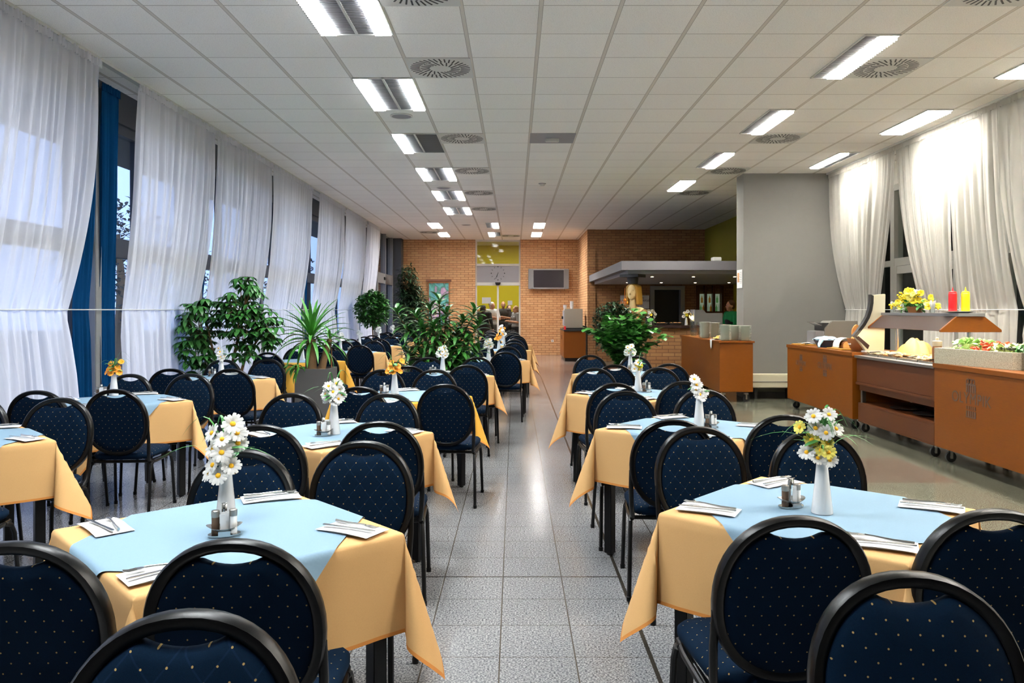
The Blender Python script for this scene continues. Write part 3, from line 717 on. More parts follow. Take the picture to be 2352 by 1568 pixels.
# ------------------------------------------------------------------ things on the tables
def napkin_mesh():
    def fn(s, t): 
        x = -.105+.21*s; y = -.058+.116*t
        return (x, y+.004*math.sin(s*5), .0035+.004*abs(math.sin(t*2.2+s*1.5))*(s*(1-s)*4)**.5)
    b_ = MB(); b_.grid(fn, 9, 7); b_.grid(lambda s, t: (-.102+.204*s, -.055+.108*t+.003, .0008), 3, 3)
    return b_.mesh('napkin', 'paper', fix=False)
def knife_mesh():
    b_ = MB(); z = .011
    out = [(-.105, -.005), (-.10, -.009), (-.02, -.007), (0, -.006), (.02, -.008), (.09, -.009), (.107, -.003), (.105, .004), (.02, .007), (0, .006), (-.10, .009), (-.105, .006)]
    b_.prism(out, lambda a, b, t: (a, b, t), z, z+.003); return b_.mesh('knife', 'steel', bevel=.0008)
def fork_mesh():
    b_ = MB(); z = .011
    b_.tube([(-.10, 0, z), (-.04, 0, z+.001), (.02, 0, z+.006), (.045, 0, z+.006)], [.006, .0045, .003, .004], 8, sx=1)
    b_.prism([(.042, -.004), (.052, -.012), (.065, -.0125), (.065, .0125), (.052, .012), (.042, .004)], lambda a, b, t: (a, b, t), z+.004, z+.007)
    for k in range(4):
        y = -.0108+.0072*k; b_.tube([(.064, y, z+.0055), (.085, y, z+.004), (.10, y, z+.007)], [.0022, .002, .0012], 6)
    return b_.mesh('fork', 'steel')
NAP, KNI, FOR = napkin_mesh(), knife_mesh(), fork_mesh()
VASE = MB().lathe([(.001, 0), (.036, 0), (.0365, .004), (.030, .06), (.0235, .12), (.0195, .165), (.0185, .178), (.0165, .178), (.0175, .16), (.02, .12), (.001, .115)], 28).mesh('vase', 'porcelain', angle=35)
def head_mesh(name, mat, n=13, r=.031, w=.0068, cup=.006, rows=1, seed=1):
    g = random.Random(seed); b_ = MB()
    for k in range(n):
        a = 2*PI*k/n+g.uniform(-.06, .06); L = r*g.uniform(.88, 1.05); dz = g.uniform(-.003, .004)
        M_ = Matrix.Rotation(a, 4, 'Z')
        def fn(s, t):
            ww = w*math.sin(min(1, .25+s*1.1)*PI*.62)*(1 if s < .93 else .72); y = (t-.5)*2*ww
            return (.004+L*s, y, cup*math.sin(s*PI*.6)+dz*s-.003*abs(t-.5)+.002*math.cos(t*12)*.3)
        b_.grid(fn, 5, 3, M=M_)
    return b_.mesh(name, mat, fix=False, angle=180)
EYE = MB().ell((0, 0, .003), (.0085, .0085, .005), 12, 6).mesh('flower_center', 'flower_eye')
HEADS = {'white': head_mesh('flower_head', 'petal_white'), 'yellow': head_mesh('flower_head', 'petal_yellow', 11, .027, .0072, seed=2),
         'orange': head_mesh('flower_head', 'petal_orange', 8, .024, .010, .009, seed=3), 'gold': head_mesh('flower_head', 'petal_bright', 18, .028, .0075, .01, seed=4)}
def spray(label, x, y, z0, heads, blades=0, leaves=3, group=None, seed=1, size=1, eyes=True, name='flower_spray'):
    """artificial flower spray: heads = [(dx, dz, dy, colour)] measured from the mouth of the vase"""
    g = random.Random(seed); t = thing(name, label, 'flowers', (x, y, z0), 0, group)
    st = MB(); lf = MB()
    st.tube([(0, 0, -.05), (0, 0, .01)], .004, 6)
    for dx, dz, dy, c in heads:
        st.tube([(0, 0, -.02), (dx*.25, dy*.25, dz*.5), (dx*.8, dy*.8, dz*.9), (dx, dy, dz-.002)], .0014, 5)
        tilt = Vector((dx*1.5+g.uniform(-.06, .06), -.10+dy, .07+g.uniform(-.03, .03))).normalized()
        q = tilt.to_track_quat('Z', 'Y').to_euler()
        h = inst('flower_head', HEADS[c], t, (dx, dy, dz), q, size*g.uniform(.9, 1.08))
        if eyes: inst('flower_center', EYE, h, scale=.75 if c == 'orange' else 1)
    st.build('stem', 'stem_green', t)
    for k in range(blades):
        a = g.uniform(0, 6.28); L = g.uniform(.18, .32); up = g.uniform(.6, 1.6); pts = []
        for i in range(9):
            s = i/8; r_ = L*(s*.55+.6*s*s)*(1.05-up*.48); pts.append((math.cos(a)*r_, math.sin(a)*r_*.6, L*(1.5*s-1.25*s*s)*up+.02*s))
        for i in range(8):
            w0 = .0058*(1-(i/8)**2); w1 = .0058*(1-((i+1)/8)**2); px, py = -math.sin(a), math.cos(a)
            p, q = pts[i], pts[i+1]
            lf.add([(p[0]+px*w0, p[1]+py*w0, p[2]), (p[0]-px*w0, p[1]-py*w0, p[2]), (q[0]-px*w1, q[1]-py*w1, q[2]), (q[0]+px*w1, q[1]+py*w1, q[2])], [(0, 1, 2, 3)])
    for k in range(leaves):
        a = g.uniform(0, 6.28); zz = g.uniform(.02, .09); M_ = Matrix.Translation((0, 0, zz)) @ Matrix.Rotation(a, 4, 'Z') @ Matrix.Rotation(-g.uniform(.1, .7), 4, 'Y')
        lf.grid(lambda s, t: (.01+.055*s, (t-.5)*.036*math.sin(PI*(.08+.9*s)), .006*math.cos((t-.5)*3)-.03*s*s), 6, 3, M=M_)
    if blades or leaves: lf.build('leaves', 'stem_green', t, fix=False, angle=180)
    return t
# cruet
def cruet_meshes():
    b_ = MB()
    for s in (-1, 1): b_.lathe([(.001, 0), (.024, 0), (.025, .002), (.025, .006), (.001, .006)], 20, (s*.024, 0, 0))
    b_.box(-.024, .024, -.025, .025, 0, .006)
    # slanting dish collar
    b_.grid(lambda s, t: ((.026+.014*t)*1.35*math.cos(6.2832*s), (.026+.014*t)*math.sin(6.2832*s), .018+.014*t+.004*math.cos(12.566*s)), 32, 3, closeu=True)
    b_.box(-.018, .018, -.034, -.032, .004, .02)
    tray = b_.mesh('tray', 'steel', angle=40)
    h = MB()
    pts = [(0, .008, .006), (0, .008, .07), (0, .006, .092), (0, 0, .102), (0, -.006, .098), (0, -.008, .085)]
    vs = []; fs = []
    for i, p in enumerate(pts): vs += [(-.008, p[1], p[2]), (.008, p[1], p[2]), (.008, p[1]+.0015, p[2]), (-.008, p[1]+.0015, p[2])]
    for i in range(len(pts)-1):
        for j in range(4): fs.append((i*4+j, i*4+(j+1) % 4, (i+1)*4+(j+1) % 4, (i+1)*4+j))
    h.add(vs, fs); hd = h.mesh('handle', 'steel', angle=180)
    jar = MB().lathe([(.001, .006), (.0115, .006), (.0125, .012), (.0118, .03), (.0128, .034), (.0118, .038), (.0122, .062), (.001, .062)], 18)
    cap_ = MB().lathe([(.0128, .06), (.0132, .07), (.0128, .079), (.010, .081), (.001, .081)], 18).mesh('shaker_cap', 'brushed_steel')
    pk = MB()
    for k in range(4): pk.box(-.009+.002*k, .008+.002*k, -.013+.006*k, -.0115+.006*k, .012, .073+.005*(k % 2), Matrix.Rotation(.05*(k-1.5), 4, 'Y'))
    return tray, hd, jar.mesh('jar', 'salt'), jar.mesh('jar', 'pepper'), cap_, pk.mesh('sachets', 'paper', smooth=False)
CT, CH_, JS, JP, JC, PK = cruet_meshes()
def cruet(x, y, z, rz, T, fine):
    t = thing('cruet_stand', 'steel cruet stand in the middle of '+T, 'cruet', (x, y, z), rz, 'cruet stands'); inst('tray', CT, t); inst('handle', CH_, t)
    c, s = math.cos(rz), math.sin(rz)
    for lx, me, nm, lb in ((-.026, JP, 'pepper_shaker', 'brown pepper shaker in the cruet of '), (.026, JS, 'salt_shaker', 'white salt shaker in the cruet of ')):
        j = thing(nm, lb+T, 'shaker', (x+lx*c, y+lx*s, z), rz, nm.replace('_', ' ')+'s'); inst('jar', me, j); inst('shaker_cap', JC, j)
    if fine:
        o = inst('sachet_bundle', PK, None, (x-.012*s*-1, y-.012*c, z), (0, 0, rz)); tag(o, 'white paper sachets standing in the cruet of '+T, 'sachets', 'paper sachets')

ORD = ['nearest', 'second', 'third', 'fourth', 'fifth', 'sixth', 'seventh', 'eighth']
WH = 'white'
TALL = [(.022, .165, 0, WH), (-.045, .135, 0, WH), (-.005, .118, -.02, WH), (.035, .10, .01, WH), (-.002, .078, -.035, WH), (-.045, .082, .01, WH), (-.035, .035, -.02, WH), (.024, .032, -.02, WH), (-.012, .004, -.035, WH), (-.055, .008, 0, WH), (.03, .132, .015, WH), (.0, .05, .0, WH)]
BUNCH = [(.015, .115, 0, WH), (-.03, .10, 0, WH), (-.045, .055, 0, WH), (.028, .075, .01, WH), (.0, .07, -.02, WH), (-.02, .04, -.02, WH), (.03, .03, -.02, WH), (-.04, .03, .0, WH), (.012, .018, -.02, WH), (.04, .05, 0, WH)]
SPARSE = [(-.03, .12, 0, WH), (-.015, .085, 0, WH), (-.02, .06, -.01, WH), (.0, .03, -.02, WH), (.025, .035, 0, WH), (.01, .015, -.02, WH)]
MIX = [(0.024, 0.171, 0, 'white'), (-0.03, 0.165, 0, 'white'), (-0.078, 0.127, 0, 'yellow'), (-0.024, 0.123, 0, 'white'), (0.006, 0.11, -0.02, 'white'), (0.048, 0.121, 0, 'white'), (-0.036, 0.083, 0, 'yellow'), (0.014, 0.073, -0.01, 'yellow'), (-0.012, 0.05, -0.02, 'yellow'), (0.01, 0.044, -0.03, 'yellow'), (-0.054, 0.039, 0, 'white'), (-0.024, 0.022, -0.02, 'white'), (0.014, 0.018, -0.03, 'white')]
ORANGE = [(-.055, .02, 0, 'orange'), (-.03, .045, 0, 'orange'), (-.01, .012, -.02, 'orange'), (.012, .04, -.01, 'orange'), (.03, .06, 0, 'orange'), (.06, .105, 0, 'orange'), (-.02, .09, 0, 'orange'), (.04, .02, 0, 'orange')]
TWO = [(-.02, .05, 0, WH), (.015, .045, -.01, 'gold'), (.0, .075, 0, WH), (-.03, .02, 0, WH), (.01, .015, 0, WH)]
FL = {'tall': (TALL, 6, 2, 'tall white daisies'), 'bunch': (BUNCH, 6, 7, 'white daisies'), 'sparse': (SPARSE, 0, 3, 'loose white daisies'), 'mix': (MIX, 22, 7, 'yellow and white daisies with grass'), 'orange': (ORANGE, 8, 6, 'orange flowers'), 'two': (TWO, 2, 3, 'white daisies and one golden bloom')}
JIT = random.Random(11)
def table_set(T, cx, cy, rot, chairs, flowers, vase=(0, .02), cru=(.02, -.07), mesh=None, detail=2, sides=('window', 'aisle'), plates=None, zt=.76):
    """one dining table with its cloths, place settings and chairs; rot turns it from the corner-on position"""
    rz = PI/4+rot
    t = thing('dining_table', 'square dining table with black legs, '+T, 'table', (cx, cy, 0), rz, 'dining tables under cloths')
    inst('table_top', TT, t); inst('apron', TA, t)
    for a in (-1, 1):
        for b_ in (-1, 1): inst('leg', TLG, t, (a*.345, b_*.345, 0))
    me = mesh or CLOTHS[JIT.randrange(3)]
    o = inst('tablecloth', me, None, (cx, cy, 0), (0, 0, rz)); tag(o, '%s tablecloth on %s' % ('golden' if me is GOLD[0] else 'yellow', T), 'tablecloth', 'yellow tablecloths')
    o = inst('overlay_cloth', OVER[0], None, (cx, cy, 0), (0, 0, rz)); tag(o, 'square blue overlay cloth on '+T, 'tablecloth', 'blue overlay cloths')
    zt = .7625
    vx, vy = cx+vase[0], cy+vase[1]
    hd, bl, lv, words_ = FL[flowers]
    o = inst('vase', VASE, None, (vx, vy, zt)); tag(o, 'white tapered vase on '+T, 'vase', 'white vases')
    spray('%s in vase on %s' % (words_, T), vx, vy, zt+.172, hd if detail else hd[:7], bl if detail else 0, lv if detail else 2, 'flower sprays on the tables', seed=int(cx*100+cy*10) % 97, eyes=detail > 0, size=(.86 if flowers == 'mix' else 1.0) if detail else 1.1)
    cruet(cx+cru[0], cy+cru[1], zt, .35, T, detail > 1)
    if detail:
        for k, (ang, dist, lab) in enumerate(((PI, .40, sides[0]+'-side'), (PI/2, .41, 'far'), (0, .41, sides[1]+'-side'), (-PI/2, .42, 'near'))):
            a = ang+rot; x, y = cx+math.cos(a)*dist, cy+math.sin(a)*dist
            pr = ((-45, 25, -28, 42) if not plates else plates)[k]; r_ = R(pr)
            o = inst('napkin', NAP, None, (x, y, zt), (0, 0, r_)); tag(o, 'white paper napkin, %s corner of %s' % (lab, T), 'napkin', 'paper napkins')
            for nm, m_, off, dr in (('knife', KNI, -.018, .06), ('fork', FOR, .02, -.09)):
                fl = PI if k in (0, 3) else 0
                o = inst(nm, m_, None, (x-math.sin(r_)*off, y+math.cos(r_)*off, zt+.001), (0, 0, r_+dr*(1+.6*JIT.random())+fl), (.95, .72, 1)); tag(o, 'steel %s on the %s napkin of %s' % (nm, lab, T), nm, 'steel %ss' % ('knive' if nm == 'knife' else nm))
    for (bx, by, back) in chairs:
        side = sides[0] if bx < cx else sides[1]
        ang = JIT.uniform(-.09, .09)+(0 if back else PI)
        chair(bx, by, ang, 'navy dotted chair, %s, %s side of %s' % ('back to camera' if back else 'facing camera', side, T), pattern=not back, group='navy dining chairs')
def four(cx, cy): return [(cx-.27, cy-.72, 1), (cx+.27, cy-.71, 1), (cx-.27, cy+.64, 0), (cx+.27, cy+.65, 0)]
def tn(k, col): return 'the %s table %s' % (ORD[k], col)
LC, RC, FC = 'left of the aisle', 'right of the aisle', 'along the window curtains'
# left of the aisle
table_set(tn(0, LC), -.933, 2.513, R(-2), [(-1.19, 1.84, 1), (-.68, 1.86, 1), (-1.06, 3.05, 0), (-.635, 3.26, 0)], 'tall', (-.01, .02), (.018, -.07), mesh=NAR[0])
table_set(tn(1, LC), -1.05, 4.47, R(8), [(-1.22, 3.72, 1), (-.67, 3.83, 1), (-1.47, 5.13, 0), (-.835, 5.13, 0)], 'bunch', (.015, -.03), (-.03, -.09))
table_set(tn(2, LC), -.93, 6.42, R(3), [(-1.115, 5.56, 1), (-.517, 5.75, 1), (-1.22, 7.19, 0), (-.74, 7.19, 0)], 'orange', (-.08, .1), (-.16, .06), mesh=GOLD[0])
table_set(tn(3, LC), -.80, 8.42, R(4), [(-1.05, 7.62, 1), (-.48, 7.75, 1), (-1.01, 9.03, 0), (-.44, 9.05, 0)], 'bunch', (0, .2), (-.1, .1), detail=1)
table_set(tn(4, LC), -.36, 10.95, R(2), [(-.68, 10.1, 1), (-.125, 10.15, 1), (-.66, 11.55, 0), (-.1, 11.6, 0)], 'bunch', (0, -.2), (.14, -.2), detail=1)
for k, (x, y, fl) in enumerate(((-.28, 13.7, 'orange'), (-.22, 15.9, 'sparse'), (-.3, 18.2, 'orange'), (-.35, 20.4, 'bunch'))):
    table_set(tn(5+k, LC) if k < 3 else 'the last table left of the aisle', x, y, R(2), four(x, y), fl, (0, .05), (.12, 0), detail=0)
# along the windows
table_set(tn(0, FC), -3.1, 4.26, R(0), [(-3.4, 3.52, 1), (-2.80, 3.5, 1), (-2.85, 4.86, 0), (-3.38, 4.88, 0)], 'bunch', (-.05, .02), (.0, -.1))
table_set(tn(1, FC), -3.12, 6.12, R(0), [(-3.27, 5.3, 1), (-2.78, 5.38, 1), (-3.30, 6.56+.1, 0), (-2.8, 6.7, 0)], 'orange', (-.2, .3), (-.26, .22))
table_set(tn(2, FC), -3.08, 8.1, R(0), [(-3.23, 7.26, 1), (-2.66, 7.26, 1), (-3.23, 8.6, 0), (-2.78, 8.72, 0)], 'sparse', (-.08, .25), (-.14, .15), detail=1)
table_set(tn(3, FC), -2.95, 10.85, R(0), [(-3.2, 10.04, 1), (-2.5, 10.05, 1), (-3.2, 11.45, 0), (-2.68, 11.5, 0)], 'sparse', (-.05, .1), (.1, 0), mesh=GOLD[0], detail=0)
table_set(tn(4, FC), -2.75, 13.05, R(0), [(-2.98, 12.15, 1), (-2.42, 12.1, 1), (-3.05, 13.75, 0), (-2.5, 13.75, 0)], 'bunch', (-.25, .3), (.0, -.1), detail=0)
for k, (x, y) in enumerate(((-2.82, 15.35), (-2.82, 17.55), (-2.85, 19.75))):
    table_set(tn(5+k, FC), x, y, R(0), four(x, y), ('sparse', 'bunch', 'bunch')[k], (-.3, .25), (.1, 0), detail=0)
# right of the aisle
RS_ = ('aisle', 'buffet')
table_set(tn(0, RC), 1.087, 2.765, R(2.5), [(.755, 2.07, 1), (1.33, 2.14, 1), (.868, 3.66, 0), (1.37, 3.54, 0)], 'mix', (-.01, -.05), (-.09, .03), mesh=NAR[0], sides=RS_, plates=(-28, 30, -30, -25))
table_set(tn(1, RC), 1.06, 4.70, R(4), [(.80, 3.89, 1), (1.43, 4.07, 1), (.75, 5.26, 0), (1.31, 5.38, 0)], 'sparse', (.05, -.04), (.12, -.04), sides=RS_, plates=(-10, 20, -30, -25))
table_set(tn(2, RC), 1.02, 6.58, R(0), [(.76, 5.84, 1), (1.31, 5.99, 1), (.758, 7.35, 0), (1.38, 7.42, 0)], 'two', (.06, .2), (.12, .12), sides=RS_, detail=1)
table_set(tn(3, RC), 1.22, 8.68, R(0), [(1.01, 7.8, 1), (1.59, 7.95, 1), (.92, 9.46, 0), (1.44, 9.3, 0)], 'bunch', (.12, .3), (.1, .1), sides=RS_, detail=1)
# chairs of the two tables the camera stands between
chair(-.60, 1.42, PI+.1, 'navy quilted chair facing camera, lowest in the picture, left of aisle', True, 'navy dining chairs')
chair(-1.13, 1.40, PI-.05, 'navy chair cut by the bottom left corner of the picture', True, 'navy dining chairs')
chair(.83, 1.63, PI-.06, 'navy dotted chair facing camera, lowest in the picture, right of aisle', False, 'navy dining chairs')
# ------------------------------------------------------------------ bar
t = thing('bar_canopy', 'grey canopy overhanging the brick bar', 'canopy', (0, 0, 0))
f = MB(); f.box(2.12, 6.2, 15.36, 15.5, 2.26, 2.44); f.box(2.12, 2.26, 15.5, 22.01, 2.26, 2.44); f.box(2.26, 5.40, 15.5, 22.01, 2.40, 2.44); f.build('fascia', 'canopy_grey', t, smooth=False)
f = MB(); f.box(2.27, 6.2, 15.51, 22.0, 2.19, 2.40); f.build('soffit', 'light_grey_paint', t, smooth=False)
for x in (3.0, 3.9, 4.8, 5.7):
    for y in (16.9, 20.6): MB().lathe([(.001, -.004), (.024, -.004), (.03, -.002), (.03, 0)], 14, (x, y, 2.19)).build('downlight', 'downlight', t)
MB().box(3.95, 4.12, 15.42, 15.6, 2.44, 2.52).build('junction_box', 'white_frame', t, bevel=.01)
t = thing('bar_counter', 'brick bar counter with dark wooden top under the canopy', 'counter', (0, 0, 0))
MB().box(2.68, 5.5, 15.75, 16.25, 0, 1.10).build('base', 'brick_shaded', t, smooth=False)
MB().box(2.64, 5.55, 15.68, 16.35, 1.10, 1.155).build('counter_top', 'brown_gloss', t, bevel=.008)
# lit glass niche
t = thing('display_niche', 'lit three-bay glass shelf niche in the bar brick wall', 'shelf', (0, 0, 0))
f = MB()
for x in (5.16, 5.37, 5.60, 5.84): f.box(x, x+.06, 21.86, 22.04, 1.42, 2.15)
f.box(5.16, 5.9, 21.86, 22.04, 1.36, 1.42); f.build('frame', 'brown_laminate', t, smooth=False)
for k, x in enumerate((5.22, 5.43, 5.66)):
    MB().box(x, x+.16, 22.0, 22.03, 1.43, 1.92).build('back_panel', 'shelf_glow', t, smooth=False); MB().box(x, x+.16, 21.87, 22.0, 1.66, 1.668).build('glass_shelf', 'clear_glass', t, smooth=False)
BOT = MB().lathe([(.001, 0), (.034, 0), (.036, .01), (.036, .15), (.013, .20), (.012, .245), (.014, .25), (.001, .25)], 14)
for k, (x, z, m) in enumerate(((5.27, 1.42, 'green_glass'), (5.34, 1.42, 'amber_glass'), (5.48, 1.42, 'clear_glass'), (5.55, 1.42, 'amber_glass'), (5.71, 1.42, 'green_glass'), (5.78, 1.42, 'clear_glass'), (5.30, 1.668, 'amber_glass'), (5.52, 1.668, 'amber_glass'), (5.73, 1.668, 'green_glass'))):
    o = BOT.build('bottle', m, None, (x, 21.93, z)); o.scale = (.8, .8, .8); tag(o, 'small bottle on a lit shelf of the bar niche', 'bottle', 'bottles in the bar niche')
def text(body, size, mat, parent, loc, rot, name='lettering', depth=.001, spacing=1, align='CENTER'):
    c = bpy.data.curves.new(name, 'FONT'); c.body = body; c.size = size; c.extrude = depth; c.align_x = align; c.align_y = 'CENTER'; c.space_character = spacing; c.space_line = 1.05
    o = inst(name, c); bpy.context.view_layer.update()
    me = bpy.data.meshes.new_from_object(o.evaluated_get(bpy.context.evaluated_depsgraph_get())); bpy.data.objects.remove(o); bpy.data.curves.remove(c)
    me.materials.clear(); me.materials.append(MAT[mat]); return inst(name, me, parent, loc, rot)
t = thing('notice_board', 'white notice with lettering on the bar brick wall beside the carved head', 'sign', (3.40, 22.0, 1.69))
MB().box(-.40, .42, -.012, 0, -.19, .19).build('panel', 'paper', t, smooth=False)
text('ZÁKAZ PRODEJE\nALKOHOLICKÝCH NÁPOJŮ\nOSOBÁM\nMLADŠÍM 18 LET', .072, 'sign_ink', t, (0, -.014, 0), (R(90), 0, 0))
t = thing('till', 'grey stepped machine casing on the bar counter', 'machine', (3.98, 16.02, 1.155))
MB().prism([(-.29, 0), (.28, 0), (.28, .25), (-.06, .25), (-.11, .315), (-.29, .315)], lambda a, b, q: (a, q, b), -.16, .16).build('casing', 'grey_paint', t, bevel=.006)
MB().box(-.31, -.29, -.165, .165, 0, .32).build('side_panel', 'light_grey_paint', t, smooth=False)
for lb, x, y, z, sd in (('small vase of orchids on the bar beside the carved head', 2.78, 15.84, 1.155, 5), ('small vase of blossoms on the bar beside the grey machine', 3.52, 15.9, 1.155, 6)):
    o = inst('vase', VASE, None, (x, y, z), (0, 0, 0), .9); tag(o, lb.replace(' of orchids', '').replace(' of blossoms', ''), 'vase')
    spray(lb.replace('small vase of ', 'pale '), x, y, z+.15, [(-.03, .1, 0, WH), (.03, .13, 0, WH), (.09, .08, 0, WH), (.0, .06, -.02, 'gold'), (-.05, .03, 0, WH), (.07, .02, 0, WH)], 0, 2, None, sd, 1.2)
t = thing('candle_lamp', 'glowing candle lamp on the bar counter', 'candle', (3.64, 15.88, 1.155)); MB().lathe([(.05, 0), (.05, .08), (.001, .08)], 16).build('base', 'black_plastic', t); MB().ell((0, 0, .15), (.022, .022, .045), 10, 8).build('flame', 'candle', t); MB().lathe([(.045, .08), (.05, .15), (.045, .24)], 16).build('shade', 'clear_glass', t, fix=False)
t = thing('coffee_pot_stand', 'pale heap on a dark stand on the bar beside the carved head', 'stand', (2.80, 16.1, 1.155)); MB().lathe([(.08, 0), (.08, .14), (.14, .17), (.15, .21), (.001, .21)], 18).build('stand', 'black_plastic', t)
b = MB(); g = random.Random(3)
for k in range(12): b.ell((g.uniform(-.1, .1), g.uniform(-.08, .08), .235+g.uniform(0, .05)), (.05, .05, .045), 8, 6)
b.build('contents', 'food_cream', t)
for lb, x, w_ in (('long serving tray of snacks on the bar counter', 3.0, .13), ('round serving dish with rim on the bar counter', 3.3, .14)):
    t = thing('serving_tray', lb, 'tray', (x, 15.86, 1.155)); MB().lathe([(.001, 0), (w_*.7, 0), (w_, .05), (w_*1.04, .052), (w_*.96, .045), (w_*.66, .008), (.001, .008)], 24).build('dish', 'mid_grey_metal', t)
    b = MB()
    for k in range(14): a = g.uniform(0, 6.28); q = g.uniform(0, w_*.7); b.ell((q*math.cos(a), q*math.sin(a), .045), (.022, .022, .016), 8, 5)
    o = b.build('snack_pile', 'food_brown', None, (x, 15.86, 1.155)); tag(o, 'heap of small snacks in the '+('long tray' if w_ < .135 else 'round dish')+' on the bar', 'snacks', None, 'stuff')

# ------------------------------------------------------------------ organic bodies: voxel-joined so each body is one continuous skin
def blob(name, b, mat, parent=None, vox=.011, smooth=4, loc=None, rot=None):
    me = b.mesh(name+'_cage', mat, fix=False); o = bpy.data.objects.new(name, me); COL.objects.link(o)
    m = o.modifiers.new('r', 'REMESH'); m.mode = 'VOXEL'; m.voxel_size = vox; m.use_smooth_shade = True
    s = o.modifiers.new('s', 'SMOOTH'); s.iterations = smooth; s.factor = .5
    bpy.context.view_layer.update()
    dg = bpy.context.evaluated_depsgraph_get(); nm = bpy.data.meshes.new_from_object(o.evaluated_get(dg))
    bpy.data.objects.remove(o); bpy.data.meshes.remove(me); nm.name = name
    if not nm.materials: nm.materials.append(MAT[mat])
    nm.polygons.foreach_set('use_smooth', [True]*len(nm.polygons))
    return inst(name, nm, parent, loc, rot)
def hand(b, w_, d, up, sc_=1):
    """palm and five fingers at wrist w_ pointing along d, slightly curled towards -up"""
    w_ = Vector(w_); d = Vector(d).normalized(); up = Vector(up); up = (up-d*up.dot(d)).normalized(); s = d.cross(up)
    b.cap(w_, w_+d*.05*sc_, .025*sc_, .030*sc_, 10); b.cap(w_+d*.05*sc_+s*.018, w_+d*.085*sc_+s*.02, .018*sc_, .016*sc_, 8); b.cap(w_+d*.05*sc_-s*.018, w_+d*.085*sc_-s*.02, .018*sc_, .016*sc_, 8)
    for k, L in enumerate((.062, .075, .07, .055)):
        o = w_+d*.088*sc_+s*(.030-.020*k); m_ = o+d*L*.55*sc_-up*.010; e = m_+d*L*.4*sc_-up*.022
        b.cap(o, m_, .0095, .009, 8); b.cap(m_, e, .009, .008, 8)
    o = w_+d*.03*sc_+s*.028; m_ = o+d*.03+s*.025-up*.006; b.cap(o, m_, .012, .011, 8); b.cap(m_, m_+d*.028+s*.006-up*.008, .011, .009, 8)
def person(label, x, y, rz, h=1.70, arms='crossed', skin='skin', shirt='shirt_white', legs='jeans', hair='hair_dark', hairlen=0, wide=1.0, fem=False, sleeves=.55, group='people waiting in the hall', turn=0):
    k = h/1.70; t = thing('person', label, 'person', (x, y, 0), rz, group); W = wide
    T = [((0, .0, 1.30*k), (.165*W, .108*W, .17)), ((0, .01, 1.12*k), (.15*W, .11*W, .15)), ((0, .01, .95*k), (.17*W, .12*W, .13))]
    J = {}
    for s in (-1, 1):
        sh = Vector((s*.18*W, .01, 1.405*k))
        if arms == 'crossed': el = Vector((s*.245*W, -.07, 1.13*k)); wr = Vector((s*.01, -.20-.03*(s > 0), 1.16*k+.03*s)); hd = Vector((-s, .25, .12))
        elif arms == 'front': el = Vector((s*.24*W, -.05, 1.12*k)); wr = Vector((s*.08, -.27, 1.16*k)); hd = Vector((-s*.5, -.7, .2))
        else: el = Vector((s*.25*W, .03, 1.12*k)); wr = Vector((s*.26*W, -.05, .87*k)); hd = Vector((0, -.15, -1))
        J[s] = (sh, el, wr, hd, Vector((s*.095*W, 0, .90*k)), Vector((s*.10*W, -.01, .49*k)), Vector((s*.10*W, .02, .085*k)))
    b = MB()
    for c, r_ in T: b.ell(c, r_, 16, 10)
    b.cap((0, .015, 1.38*k), (0, -.005, 1.52*k), .058, .052)
    hc = Vector((0, -.02, 1.595*k)); tq = Matrix.Rotation(turn, 4, 'Z')
    def hp(q): return hc+tq.to_3x3() @ Vector(q)
    def he(c, r_): b.ell(hp(c), r_, 14, 10, rot=(0, 0, turn))
    he((0, .012, .02), (.074, .092, .098)); he((0, -.025, -.045), (.056, .062, .065)); he((0, -.055, -.088), (.024, .022, .020))
    b.cap(hp((0, -.082, .018)), hp((0, -.104, -.022)), .008, .014, 8); he((0, -.082, -.055), (.024, .010, .008))
    for s in (-1, 1):
        he((s*.076, .012, -.008), (.010, .020, .030)); he((s*.045, -.058, -.025), (.022, .02, .02)); b.cap(hp((s*.014, -.082, .030)), hp((s*.048, -.070, .032)), .009, .008, 8)
        sh, el, wr, hd, hip, kn, an = J[s]
        b.cap((s*.06, .01, 1.40*k), sh, .06, .056*W); b.cap(sh, el, .048*W, .038); b.cap(el, wr, .040, .027); hand(b, wr, hd, (0, -.3, 1))
        b.cap(hip, kn, .085*W, .056); b.cap(kn, an, .056, .038); b.cap(an+Vector((0, .02, -.04)), an+Vector((s*.02, -.14, -.055)), .042, .032)
    blob('body', b, skin, t, .0095, 3)
    for s in (-1, 1): MB().ell(hp((s*.031, -.074, .012)), (.011, .008, .007), 10, 6).build('eye', 'eye_white', t); MB().ell(hp((s*.031, -.0805, .012)), (.005, .004, .005), 8, 6).build('iris', 'hair_dark', t)
    MB().ell(hp((0, -.0905, -.055)), (.021, .005, .006), 10, 6).build('lips', 'mouth', t)
    b = MB(); e = .014
    for c, r_ in T[:2]: b.ell(c, tuple(q+e for q in r_), 16, 10)
    b.ell((0, .01, .98*k), (.172*W+e, .125*W+e, .11), 16, 10)
    if fem:
        for s in (-1, 1): b.ell((s*.075*W, -.085*W, 1.27*k), (.075, .065, .075), 12, 8)
    b.cap((0, .02, 1.40*k), (0, .015, 1.445*k), .074, .062)
    for s in (-1, 1):
        sh, el, wr = J[s][:3]; b.cap((s*.06, .01, 1.40*k), sh, .072, .068*W); m_ = sh+(el-sh)*min(1, sleeves*1.4); b.cap(sh, m_, .062*W, .056)
        if sleeves > .9: b.cap(el, wr+(el-wr)*.1, .054, .038)
    blob('shirt', b, shirt, t, .011, 3)
    b = MB(); b.ell((0, .01, .93*k), (.17*W+.012, .12*W+.012, .12), 16, 10)
